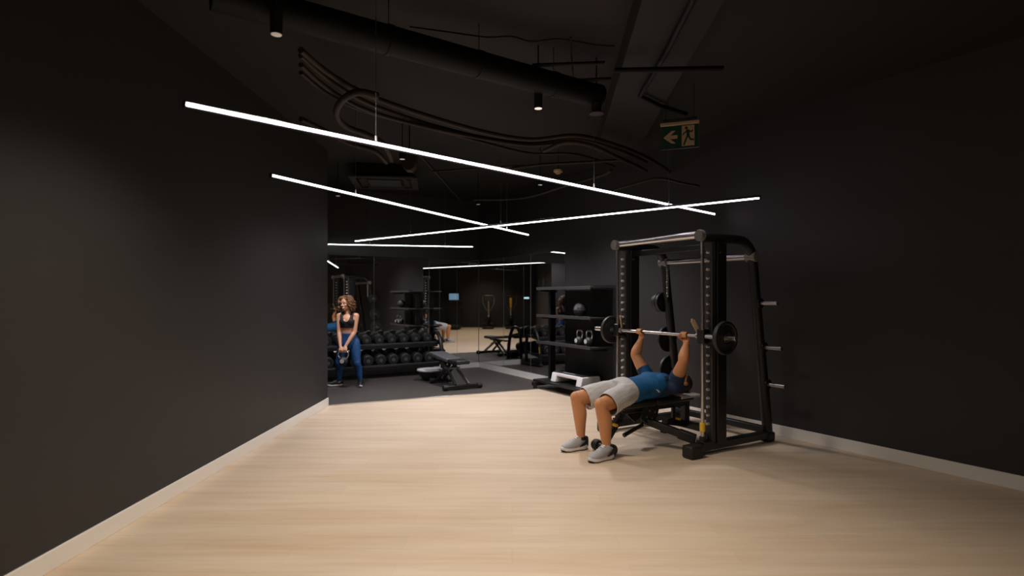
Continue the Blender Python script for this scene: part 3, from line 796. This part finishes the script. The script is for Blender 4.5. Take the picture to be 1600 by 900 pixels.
# ------------------------------------------------------------------ cardio machines (behind the camera, seen in the mirrors)
def trainer(loc, rz, label, console='vinylg', accent=None):
    r = thing('cross_trainer', label, 'exercise machine', loc, rz)
    MB().box((0, .1, .06), (.5, 1.5, .1)).out('base', 'black', r, .02)
    MB().lathe([(0, -.07), (.26, -.07), (.3, -.04), (.3, .04), (.26, .07), (0, .07)], (0, .55, .4), (1, 0, 0)).out('flywheel_cover', 'black', r)
    MB().tube([(0, .45, .1), (0, .35, .8), (0, .28, 1.3)], [(.06, .07), (.05, .06), (.04, .05)], 14, 4).out('mast', 'steel', r)
    MB().box((0, .22, 1.42), (.42, .06, .28), (.35, 0, 0)).out('console', console, r, .02)
    if accent: MB().box((0, .20, 1.2), (.11, .04, .44), (.12, 0, 0)).out('panel', accent, r, .01)
    for s in (-1, 1):
        MB().tube([(s*.06, .3, .8), (s*.24, .2, 1.15), (s*.26, .1, 1.45), (s*.22, 0, 1.5)], .018, 12, 5).out('handle', 'vinylg' if accent else 'steel', r)
        MB().bar((s*.18, -.55, .2), (s*.18, .5, .3), .06, .05).out('pedal_arm', 'black', r, .005)
        MB().box((s*.18, -.4, .25), (.15, .38, .04)).out('pedal', 'rubberb', r, .01)
    return r
trainer((-.30, -2.62, 0), pi, 'cross trainer with pale console, reflected right of the mirror seam')
trainer((-1.35, -2.66, 0), pi, 'cross trainer with a tall yellow panel, reflected in the middle mirror', 'vinyl', 'yellow')
tm = thing('treadmill', 'treadmill with a blue lit screen, reflected left of the mirror corner', 'exercise machine', (1.35, -2.6, 0), pi)
MB().box((0, -.2, .12), (.8, 1.9, .14)).out('deck', 'black', tm, .03)
MB().box((0, -.25, .193), (.52, 1.6, .01)).out('belt', 'rubberb', tm)
for s in (-1, 1):
    MB().bar((s*.38, .6, .15), (s*.36, .45, 1.25), .07, .09).out('upright', 'black', tm, .01)
    MB().tube([(s*.36, .45, 1.05), (s*.36, .1, 1.0), (s*.36, -.15, .95)], .025, 12, 4).out('handrail', 'rubberb', tm)
MB().box((0, .42, 1.22), (.8, .12, .22), (.4, 0, 0)).out('console', 'black', tm, .02)
s_ = MB().box((0, .42, 1.46), (.50, .04, .40), (.1, 0, 0)).out('screen_case', 'black', tm, .01)
MB().box((0, .397, 1.46), (.45, .004, .34), (.1, 0, 0)).out('screen', 'screen', s_)
wd = thing('wall_display', 'small bright blue display on the back wall, reflected beside the shelf', 'display', (-2.1, -3.59, 1.42), 0)
MB().box((0, .01, 0), (.30, .02, .12)).out('case', 'housing', wd, .004)
MB().box((0, .022, 0), (.26, .004, .08)).out('screen', 'led', wd)

#PEOPLE
# ------------------------------------------------------------------ people
def fbm(s, amp, seed=0):
    return lambda co: amp*mnoise.noise(Vector(co)*s+Vector((seed, seed*2, 0)))

def shoe(parent, loc, yaw, L=.285, Wd=.10, up='shoeg', sole='shoew', trim='shoeb', H=.1):
    """toe along +x, heel at x=0, sole on z=0; returns the shoe root part"""
    k = L/.285; T = Matrix.Translation(loc) @ Matrix.Rotation(yaw, 4, 'Z')
    def place(o): o.matrix_local = T; return o
    # sole: outline with rocker and flared heel
    N = 16; mb = MB()
    outl = [(-.004, .030), (.03, .038), (.09, .036), (.15, .042), (.20, .050), (.245, .043), (.275, .022), (.285, .0)]
    def ring(z, grow):
        pts = []
        for x, y in outl: pts.append((x, y+grow))
        for x, y in outl[::-1][1:]: pts.append((x, -y*.92-grow))
        return [Vector((x*k, y*k*Wd/.1, z*k)) for x, y in pts]
    def lift(v, top):
        x = v.x/k
        toe = max(0, (x-.2)/.085)**2*.018; heel = max(0, (.03-x)/.03)**2*.006
        base = toe+heel
        return Vector((v.x, v.y, ((.0 if not top else .034+.012*max(0, 1-x/.12))*1.0+base)*k))
    rb = [mb.bm.verts.new(lift(v, False)) for v in ring(0, -.003)]
    rm = [mb.bm.verts.new((lift(v, False)+lift(v, True))/2) for v in ring(0, .003)]
    rt = [mb.bm.verts.new(lift(v, True)) for v in ring(0, -.001)]
    n = len(rb)
    for a, b in ((rb, rm), (rm, rt)):
        for i in range(n): mb.bm.faces.new((a[i], a[(i+1) % n], b[(i+1) % n], b[i]))
    mb.bm.faces.new(rb[::-1]); mb.bm.faces.new(rt)
    s_ = place(mb.out('shoe_sole', sole, parent, .004, 50))
    mb = MB(); oa = [mb.bm.verts.new(lift(v, False)+Vector((0, 0, .007*k))) for v in ring(0, .002)]; ob = [mb.bm.verts.new(lift(v, False)+Vector((0, 0, -.0015*k))) for v in ring(0, .0)]
    for i in range(n): mb.bm.faces.new((ob[i], ob[(i+1) % n], oa[(i+1) % n], oa[i]))
    mb.bm.faces.new(ob[::-1]); mb.bm.faces.new(oa)
    place(mb.out('shoe_outsole', trim, parent, 0, 50))
    # upper
    mb = MB()
    mb.tube([Vector(p)*k for p in ((.020, 0, .066), (.07, 0, .070), (.13, 0, .062), (.19, 0, .052), (.24, -.002, .045), (.266, -.004, .042))],
            [(a*k*Wd/.1, b*k) for a, b in ((.037, .054), (.041, .062), (.045, .056), (.050, .042), (.044, .030), (.026, .018))], 20, 5, up=(0, 0, 1))
    mb.ell(Vector((.018, 0, .066))*k, Vector((.024, .036, .052))*k)
    mb.ell(Vector((.262, -.003, .037))*k, Vector((.022, .026, .014))*k)
    mb.tube([Vector(p)*k for p in ((.06, 0, .08), (.053, 0, .110), (.046, 0, H+.024))], [(.046*k, .060*k), (.046*k, .057*k), (.049*k, .060*k)], 18, 3, up=(1, 0, 0))
    me = remesh(mb, .0045, 5)
    u_ = place(link('shoe_upper', me, up, parent, 0, 0))
    mb = MB(); mb.tube([Vector(p)*k for p in ((.012, .042, .064), (-.007, .025, .076), (-.011, 0, .080), (-.007, -.025, .076), (.012, -.042, .064))], [(.007, .034*k), (.007, .042*k), (.007, .050*k), (.007, .042*k), (.007, .034*k)], 10, 4, up=(0, 0, 1))
    mb.tube([Vector(p)*k for p in ((.008, .041, .090), (.04, .050, .068), (.10, .053, .044))], [(.0045, .026*k), (.0045, .020*k), (.004, .006*k)], 10, 3, up=(0, 0, 1))
    mb.tube([Vector(p)*k for p in ((.008, -.041, .090), (.04, -.050, .068), (.10, -.053, .044))], [(.0045, .026*k), (.0045, .020*k), (.004, .006*k)], 10, 3, up=(0, 0, 1))
    me = remesh(mb, .003, 2)
    place(link('shoe_heel_patch', me, trim, parent, 0, 0))
    mb = MB()
    for i in range(5):
        x = .095+.018*i; zt = .144-.0078*i-.0004*i*i
        mb.tube([Vector((x, -.022, zt-.006))*k, Vector((x+.003, 0, zt+.0035))*k, Vector((x, .022, zt-.006))*k], .0035*k, 8, 4)
    mb.tube([Vector(p)*k for p in ((.150, 0, .098), (.115, 0, .122), (.092, 0, .145), (.084, 0, .158))], [(.014*k, .004), (.019*k, .005), (.022*k, .005), (.022*k, .004)], 10, 3, up=(0, 0, 1))
    me = remesh(mb, .0022, 1)
    place(link('shoe_laces', me, sole if up == 'shoeg' else trim, parent, 0, 0))
    return u_

def grip_hand(mb, c, inner, bar_axis_y=True):
    """hand closed round a bar along y through c; arm comes from below; inner = +-1 side of the thumb"""
    c = Vector(c); R = .0265
    def P(a, y, r=R): return c+Vector((r*cos(radians(a)), y, r*sin(radians(a))))
    # palm: under and behind the bar
    mb.tube([c+Vector((-.012, 0, -.085)), c+Vector((-.022, 0, -.05)), c+Vector((-.034, 0, -.015)), c+Vector((-.034, 0, .012))],
            [(.030, .019), (.040, .019), (.043, .016), (.043, .012)], 16, 4, up=(1, 0, 0))
    for i, (yo, last, r) in enumerate(((.0315, -58, .0092), (.0105, -70, .0096), (-.0105, -64, .0092), (-.0305, -45, .0080))):
        y = yo*inner
        A = [172, 140, 100, 60, 20, -20, last]
        mb.tube([P(a, y*(1 if j < 3 else .97), R+.002*(j == 1)) for j, a in enumerate(A)], [r*1.1, r*1.12, r, r, r*.95, r*.92, r*.85], 10, 2, round_ends=True)
    mb.tube([c+Vector((-.022, .030*inner, -.055)), c+Vector((-.005, .050*inner, -.040)), c+Vector((.022, .052*inner, -.026)), c+Vector((.038, .040*inner, -.004)), c+Vector((.040, .022*inner, .010))],
            [.016, .0135, .011, .0105, .0095], 10, 3, round_ends=True)

def head_shape(mb, c, X, Y, Z, s=1.0, fem=False):
    """X: to the person's left, Y: face direction, Z: crown; c = centre of the head"""
    R = Matrix((X, Y, Z)).transposed()
    def P(x, y, z): return Vector(c)+R @ Vector((x, y, z))*s
    mb.ell(P(0, -.012, .035), (.073*s, .092*s, .085*s), R, 28)
    mb.ell(P(0, .018, -.035), (.058*s, .066*s, .078*s), R, 24)             # face
    mb.ell(P(0, .045, -.088), (.030*s, .030*s, .026*s), R)                 # chin
    for a in (-1, 1):
        mb.ell(P(a*.040, .005, -.066), (.020*s, .040*s, .024*s), R)        # jaw
        mb.ell(P(a*.037, .060, -.022), (.020*s, .018*s, .018*s), R)        # cheek
        mb.ell(P(a*.028, .071, .028), (.025*s, .010*s, .006*s), R)         # brow
        mb.ell(P(a*.074, -.006, -.008), (.008*s, .018*s, .030*s), R, 14)   # ear
        mb.ell(P(a*.011, .086, -.030), (.009*s, .010*s, .007*s), R, 10)
    mb.tube([P(0, .078, .022), P(0, .088, -.002), P(0, .101, -.026), P(0, .085, -.034)], [.008*s, .009*s, .0115*s, .007*s], 10, 3, round_ends=True)
    mb.tube([P(-.022, .074, -.058), P(0, .084, -.057), P(.022, .074, -.058)], [.005*s, .0075*s, .005*s], 10, 3, round_ends=True)
    mb.tube([P(-.018, .074, -.066), P(0, .082, -.067), P(.018, .074, -.066)], [.005*s, .0075*s, .005*s], 10, 3, round_ends=True)
    return P, R

def face_parts(parent, P, R, s, hair):
    for a in (-1, 1):
        MB().ell(P(a*.030, .0715, .008), (.0125*s, .007*s, .0075*s), R, 14).out('eye', 'teeth', parent, 0, 0)
        MB().ell(P(a*.030, .0765, .008), (.0058*s, .0035*s, .0058*s), R, 12).out('iris', 'eye', parent, 0, 0)
        MB().tube([P(a*.012, .083, .030), P(a*.030, .085, .034), P(a*.048, .074, .029)], [.003*s, .0036*s, .002*s], 8, 3).out('eyebrow', hair, parent, 0, 0)

# ---------------------------------------- the man on the bench (x to the feet, y to the near side)
man = thing('person', 'man in blue t-shirt and pale shorts lying on the bench, pressing the barbell', 'person', C, RZ)
HY = .312
SHO = [(.0, a*.185, .625) for a in (-1, 1)]
ELB = [(.045, a*.336, .868) for a in (-1, 1)]
WRI = [(-.014, a*.316, ZB-.082) for a in (-1, 1)]
KNE = [(.935, -.195, .508), (.955, .195, .503)]
ANK = [(.885, a*.192, .085) for a in (-1, 1)]
HIP = [(.50, a*.095, .570) for a in (-1, 1)]
def man_torso(mb, g=0.0, x1=.56):
    pts = [(-.10, 0, .60), (-.03, 0, .598), (.07, 0, .592), (.18, 0, .588), (.32, 0, .578), (.44, 0, .574), (x1, 0, .575)]
    rs = [(.11, .068), (.170, .092), (.180, .112), (.172, .110), (.156, .097), (.163, .100), (.15, .085)]
    mb.tube([Vector(p) for p in pts], [(a+g, b+g) for a, b in rs], 28, 5, up=(0, 0, 1))
def man_arm(mb, i, g=0.0, full=True):
    s, e, w_ = Vector(SHO[i]), Vector(ELB[i]), Vector(WRI[i])
    mb.tube([s+Vector((0, 0, -.03)), s.lerp(e, .22), s.lerp(e, .55), s.lerp(e, .85), e], [.070+g, .066+g, .062+g, .053+g, .049+g], 18, 4, round_ends=True)
    if full:
        mb.tube([e, e.lerp(w_, .25)+Vector((.004, 0, 0)), e.lerp(w_, .6), e.lerp(w_, .88), w_, w_+Vector((-.004, 0, .02))], [(.051, .051), (.054, .054), (.045, .045), (.032, .029), (.031, .025), (.032, .023)], 18, 4, round_ends=True)
mb = MB(); man_torso(mb)
mb.ell((.46, .085, .555), (.13, .085, .09)); mb.ell((.46, -.085, .555), (.13, .085, .09))
for a in (-1, 1): mb.ell((.09, a*.085, .665), (.085, .085, .04))       # pectorals
mb.tube([(-.02, 0, .60), (-.10, 0, .595), (-.17, 0, .592)], [(.085, .075), (.062, .06), (.058, .058)], 18, 3, round_ends=True)
for i, a in enumerate((-1, 1)):
    man_arm(mb, i)
    mb.tube([(-.05, a*.06, .61), (-.03, a*.14, .62), SHO[i]], [.055, .06, .064], 14, 3, round_ends=True)
    grip_hand(mb, (0, a*HY, ZB), -a)
    h, kn, an = Vector(HIP[i]), Vector(KNE[i]), Vector(ANK[i])
    mb.tube([h, h.lerp(kn, .25), h.lerp(kn, .6), h.lerp(kn, .88), kn+Vector((-.005, 0, .005))], [.092, .092, .082, .070, .066], 20, 4, round_ends=True)
    mb.ell(kn+Vector((.024, 0, .012)), (.048, .050, .055))                # knee cap
    mb.tube([kn, kn.lerp(an, .10)+Vector((0, 0, 0)), kn.lerp(an, .32)+Vector((-.014, 0, 0)), kn.lerp(an, .6)+Vector((-.006, 0, 0)), kn.lerp(an, .86), an, an+Vector((.01, 0, -.03))],
            [.063, .062, .068, .055, .041, .035, .034], 20, 4, round_ends=True)
hc = (-.285, 0, .592)
Pm, Rm = head_shape(mb, hc, Vector((0, 1, 0)), Vector((.12, 0, .99)).normalized(), Vector((-.99, 0, .12)).normalized(), 1.04)
link('body', remesh(mb, .0055, 5), 'skin_m', man, 0, 0)
face_parts(man, Pm, Rm, 1.04, 'hair_m')
mb = MB()
mb.ell(Pm(0, -.018, .045), (.080*1.04, .094*1.04, .085*1.04), Rm, 28); mb.ell(Pm(0, -.05, -.01), (.076, .062, .085), Rm, 24)
hm = remesh(mb, .005, 3, dele=lambda c_, n_: (Rm.transposed() @ (c_-Vector(hc))).y > .045-.30*(-(Rm.transposed() @ (c_-Vector(hc))).z if (Rm.transposed() @ (c_-Vector(hc))).z < .02 else -.06), wrinkle=fbm(120, .004))
o = link('hair', hm, 'hair_m', man, 0, 0); sd = o.modifiers.new('thick', 'SOLIDIFY'); sd.thickness = .006; sd.offset = -1

# t-shirt: torso + short sleeves, open at hem, neck and cuffs
mb = MB(); man_torso(mb, .015, .60)
for a in (-1, 1):
    mb.ell((.09, a*.085, .668), (.09, .09, .048)); mb.ell((.46, a*.082, .560), (.14, .098, .098))
for i, a in enumerate((-1, 1)):
    s, e = Vector(SHO[i]), Vector(ELB[i])
    mb.tube([(-.05, a*.06, .61), (-.03, a*.14, .622), s], [.065, .071, .078], 16, 3, round_ends=True)
    mb.tube([s+Vector((0, 0, -.03)), s.lerp(e, .2), s.lerp(e, .48)], [.078, .073, .068], 18, 4, round_ends=False)
    mb.ell(s+Vector((.02, 0, -.02)), .078)
CUF = [(Vector(SHO[i]).lerp(Vector(ELB[i]), .30), (Vector(ELB[i])-Vector(SHO[i])).normalized()) for i in (0, 1)]
def cutshirt(c_, n_):
    if c_.x > .565 and n_.x > -.2: return True
    if c_.x < -.088 and n_.x < -.3 and abs(c_.y) < .09: return True
    for p, d_ in CUF:
        if (c_-p).length < .12 and (c_-p).dot(d_) > -.006 and n_.dot(d_) > .5: return True
    return False
wr = lambda co: .0055*mnoise.noise(Vector((co.x*9, co.y*13+co.x*7, co.z*12)))+.003*mnoise.noise(Vector((co.x*32, co.y*12, co.z*20)))
me = remesh(mb, .006, 5, dele=cutshirt, wrinkle=wr)
o = link('t_shirt', me, ['shirt', 'shirtn'], man, 0, 0)
for p in me.polygons:
    c_ = p.center
    if (c_.y > .05 and c_.x < .235-(c_.z-.50)*1.0) or c_.y < -.205 or (c_.y > .145 and c_.x < .12): p.material_index = 1
sd = o.modifiers.new('thick', 'SOLIDIFY'); sd.thickness = .004; sd.offset = 1
# small pale stroke printed on the chest side
MB().prism([(.258, .592), (.240, .572), (.222, .556), (.214, .560), (.222, .572), (.240, .584)], .014, Matrix.Translation((0, .193, 0)) @ Matrix.Rotation(pi/2, 4, 'X')).out('shirt_mark', 'white', man)

# shorts
mb = MB()
mb.tube([(.49, 0, .574), (.53, 0, .572), (.60, 0, .566)], [(.190, .128), (.192, .128), (.17, .112)], 26, 4, up=(0, 0, 1))
mb.ell((.57, .085, .558), (.10, .108, .118)); mb.ell((.57, -.085, .558), (.10, .108, .118))
HEM = []
for i, a in enumerate((-1, 1)):
    h, kn = Vector(HIP[i]), Vector(KNE[i])
    e = h.lerp(kn, .80)+Vector((0, 0, -.022))
    mb.tube([h+Vector((.045, 0, 0)), h.lerp(kn, .3), h.lerp(kn, .55)+Vector((0, 0, -.004)), e], [(.104, .102), (.108, .106), (.106, .108), (.104, .112)], 22, 4, up=(0, 0, 1))
    HEM.append((e, (e-h).normalized()))
def cutshort(c_, n_):
    if c_.x < .502 and n_.x < -.5: return True
    return any((c_-p).length < .17 and (c_-p).dot(d_) > -.008 and n_.dot(d_) > .6 for p, d_ in HEM)
wr = lambda co: .006*mnoise.noise(Vector((co.x*8, co.y*10+co.x*9, co.z*10)))+.0035*mnoise.noise(Vector((co.x*14+co.z*22, co.y*30, co.z*26)))
me = remesh(mb, .006, 5, dele=cutshort, wrinkle=wr)
o = link('shorts', me, 'shorts', man, 0, 0)
sd = o.modifiers.new('thick', 'SOLIDIFY'); sd.thickness = .005; sd.offset = 1
MB().tube([(.52, .018, .690), (.54, .03, .690), (.565, .035, .685)], .0035, 8, 4).out('drawstring', 'white', man)
for i, a in enumerate((-1, 1)):
    shoe(man, Vector((ANK[i][0]-.055, ANK[i][1], 0)), radians(a*4-2), .285)
    MB().cyl((ANK[i][0]-.006, ANK[i][1], .10), (ANK[i][0]-.006, ANK[i][1], .132), .047, .046, 24).out('sock', 'shoeb', man, .004)

# towel under his head
mb = MB(); nx, ny = 30, 24
V = [[mb.bm.verts.new((0, 0, 0)) for _ in range(ny)] for _ in range(nx)]
for i in range(nx):
    for j in range(ny):
        x = -.40+.28*i/(nx-1); yy = -.18+.36*j/(ny-1)
        zz = .4785; y = yy
        ay = abs(yy)
        if ay > .145:
            d_ = ay-.145; y = math.copysign(.145+.012*min(1, d_/.012), yy); zz -= max(0, d_-.012)
        zz += .006*abs(mnoise.noise(Vector((x*22, yy*22, 1))))
        V[i][j].co = (x+.008*mnoise.noise(Vector((yy*18, 3, 0))), y, zz)
for i in range(nx-1):
    for j in range(ny-1): mb.bm.faces.new((V[i][j], V[i+1][j], V[i+1][j+1], V[i][j+1]))
tw = mb.out('towel', 'towel', None, 0, 0); tw.location = C; tw.rotation_euler = (0, 0, RZ)
sd = tw.modifiers.new('thick', 'SOLIDIFY'); sd.thickness = .006; sd.offset = 1
tag(tw, 'white towel spread over the bench end under the man\'s head', 'towel')

# ---------------------------------------- the woman with the kettlebell (x to image right, -y to the camera)
WX, WY = -2.722, 9.55
wo = thing('person', 'curly haired woman in black top and blue leggings holding a kettlebell', 'person', (WX, WY, .008), 0)
wS = [Vector((-.145, 0, 1.168)), Vector((.142, .0, 1.168))]
wE = [Vector((-.130, -.05, .905)), Vector((.125, -.05, .905))]
wW = [Vector((-.072, -.175, .675)), Vector((.008, -.175, .675))]
HB = Vector((-.020, -.195, .604))       # middle of the kettlebell handle
wH = [Vector((-.072, .035, .74)), Vector((.09, .035, .74))]
wK = [Vector((-.135, -.025, .385)), Vector((.160, -.025, .385))]
wA = [Vector((-.148, .03, .085)), Vector((.200, .03, .085))]
def w_torso(mb, z0, z1, g=0.0):
    prof = [(.62, .03, .125, .095), (.70, .035, .160, .115), (.76, .03, .155, .11), (.83, .015, .128, .092), (.90, .0, .110, .080), (.97, -.008, .117, .084),
            (1.04, -.012, .128, .092), (1.10, -.008, .134, .090), (1.15, .0, .128, .075), (1.19, .004, .085, .058)]
    pr = [p for p in prof if z0-1e-6 <= p[0] <= z1+1e-6]
    mb.tube([(.005, p[1], p[0]) for p in pr], [(p[2]+g, p[3]+g) for p in pr], 26, 5, up=(0, -1, 0))
def w_leg(mb, i, z0, g=0.0):
    h, k_, a_ = wH[i], wK[i], wA[i]
    mb.tube([h, h.lerp(k_, .2), h.lerp(k_, .55), h.lerp(k_, .88), k_, k_.lerp(a_, .28)+Vector((0, .014, 0)), k_.lerp(a_, .6)+Vector((0, .006, 0)), k_.lerp(a_, .88), a_+Vector((0, 0, z0))],
            [r+g for r in (.088, .088, .074, .057, .053, .053, .042, .032, .031)], 20, 4, round_ends=True)
mb = MB(); w_torso(mb, .62, 1.19)
for a in (-1, 1): mb.ell((.005+a*.056, -.072, 1.072), (.058, .042, .054))
mb.tube([(.002, .0, 1.15), (-.004, -.008, 1.21), (-.012, -.016, 1.27)], [.056, .046, .046], 18, 4, round_ends=True)
for i, a in enumerate((-1, 1)):
    mb.tube([(a*.05, .0, 1.185), (a*.10, .0, 1.180), wS[i]], [.04, .043, .045], 14, 3, round_ends=True)
    s, e, w_ = wS[i], wE[i], wW[i]
    mb.tube([s, s.lerp(e, .25), s.lerp(e, .6), e, e.lerp(w_, .25), e.lerp(w_, .65), w_, w_.lerp(HB, .3)], [.046, .044, .039, .034, .036, .029, .023, .024], 16, 4, round_ends=True)
    w_leg(mb, i, -.03)
    # hand: back of the hand to the front, fingers hooked under the handle
    hx = HB.x+a*.036; c = Vector((hx, HB.y, HB.z)); R_ = .0245
    mb.tube([w_, Vector((hx, -.205, .645)), Vector((hx, -.222, .612))], [(.024, .016), (.035, .015), (.036, .012)], 14, 4, up=(0, -1, 0))
    for j, yo in enumerate((.027, .009, -.009, -.026)):
        A = [150, 180, 215, 255, 295, 330, 350-8*j]
        mb.tube([c+Vector((yo, R_*cos(radians(t)), R_*sin(radians(t)))) for t in A], [.0082, .0085, .008, .008, .0076, .0074, .0068], 8, 2, round_ends=True)
    mb.tube([Vector((hx-a*.026, -.195, .655)), Vector((hx-a*.040, -.185, .632)), Vector((hx-a*.032, -.168, .612)), Vector((hx-a*.015, -.166, .598))], [.012, .0105, .0095, .0085], 8, 3, round_ends=True)
fd_ = Vector((-.40, -.91, -.03)).normalized(); up_ = Vector((-.06, .0, 1)); up_ = (up_-fd_*up_.dot(fd_)).normalized(); lf_ = fd_.cross(up_)
wc = Vector((-.026, -.028, 1.365))
Pw, Rw = head_shape(mb, wc, lf_, fd_, up_, .97, True)
link('body', remesh(mb, .005, 5), 'skin_w', wo, 0, 0)
face_parts(wo, Pw, Rw, .97, 'hair_w')
MB().tube([Pw(-.027, .068, -.056), Pw(-.012, .083, -.064), Pw(.012, .083, -.064), Pw(.027, .068, -.056)], [.003, .0055, .0055, .003], 8, 4).out('teeth', 'teeth', wo, 0, 0)
MB().tube([Pw(-.030, .066, -.054), Pw(-.012, .086, -.071), Pw(.012, .086, -.071), Pw(.030, .066, -.054)], [.002, .0045, .0045, .002], 8, 4).out('lower_lip', 'lip', wo, 0, 0)
# curls
mb = MB(); rnd = random.Random(3)
mb.ell(Pw(0, -.028, .050), (.078, .082, .076), Rw, 24); mb.ell(Pw(0, -.060, -.02), (.078, .045, .085), Rw, 24)
made = 0
while made < 120:
    th = rnd.uniform(-pi, pi); ph = rnd.uniform(.0, 1.0); q_ = sqrt(1-(1-ph)**2)
    x = .080*sin(th)*q_; y = -.025-.084*cos(th)*q_; zz = .045+.085*(1-ph)
    if y > .030 and zz < .100: continue
    side = Vector((x, y+.03, 0))
    if side.length < 1e-3: continue
    side.normalize(); made += 1
    front = max(0, y+.02)/.08
    Ln = rnd.uniform(.10, .20)*(1-.45*front); rad = rnd.uniform(.013, .024); ph0 = rnd.uniform(0, 6.28); tw = rnd.uniform(11, 20)
    if front > .3 and abs(x) < .07: side = Vector((math.copysign(1, x+.012), -.1, 0)).normalized()
    pts = []
    for k in range(14):
        t = k/13
        out_ = rnd.uniform(.92, 1.08)*(.046*sin(min(1, t*1.7)*pi/2)+.022*t*(1-.8*t))
        if front > .3: out_ += max(0, .075-abs(x))*min(1, t*2.2)
        px, py, pzz = x+side.x*out_, y+side.y*out_, zz-Ln*max(0, t-.10)*1.12+.020*sin(min(1, t*2)*pi)
        py = min(py, .045)
        pts.append(Pw(px+rad*cos(ph0+tw*t)*.9, py+rad*sin(ph0+tw*t)*.9, pzz+.006*sin(ph0*3+tw*1.7*t)))
    mb.tube(pts, [.0095]*13+[.004], 6, 2)
me = mb.mesh('hair'); link('hair', me, 'hair_w', wo, 0, 0)
# leggings
mb = MB(); w_torso(mb, .62, .90, .005)
for i in (0, 1): w_leg(mb, i, .02, .005)
me = remesh(mb, .0055, 5, dele=lambda c_, n_: (c_.z > .893 and n_.z > .4) or (c_.z < .075 and n_.z < -.4), wrinkle=fbm(28, .0025))
o = link('leggings', me, 'legging', wo, 0, 0); sd = o.modifiers.new('thick', 'SOLIDIFY'); sd.thickness = .003; sd.offset = 1
# sports top with scooped neck and straps
mb = MB(); w_torso(mb, .97, 1.10, .006)
for a in (-1, 1):
    mb.ell((.005+a*.056, -.078, 1.072), (.066, .045, .060))
    mb.tube([(.005+a*.075, -.100, 1.085), (a*.082, -.082, 1.14), (a*.083, -.045, 1.195), (a*.080, .0, 1.222), (a*.072, .045, 1.19), (a*.06, .075, 1.12), (a*.05, .088, 1.05)], [(.024, .012)]*7, 12, 4, up=(0, -1, .3))
def cutbra(c_, n_):
    return (c_.z < .978 and n_.z < -.4) or (abs(c_.x-.005) < .048 and c_.y < -.05 and c_.z > 1.072+((c_.x-.005)/.05)**2*.04)
me = remesh(mb, .005, 16, dele=cutbra)
o = link('sports_top', me, 'bra', wo, 0, 0); sd = o.modifiers.new('thick', 'SOLIDIFY'); sd.thickness = .003; sd.offset = 1
shoe(wo, wA[0]+Vector((.035, .035, -.085)), radians(205), .245, .085, 'shoeb', 'shoew', 'shoeb', .085)
shoe(wo, wA[1]+Vector((-.008, .055, -.085)), radians(-78), .245, .085, 'shoeb', 'shoew', 'shoeb', .085)
kb, ktop = make_kettlebell(.076, 'chrome', 'kettlebell with shiny handle hanging from the woman\'s hands', (0, 0, 0), 0, 'plate', .072, .11, .014)
kb.location = (WX+HB.x, WY+HB.y, HB.z+.008-ktop)
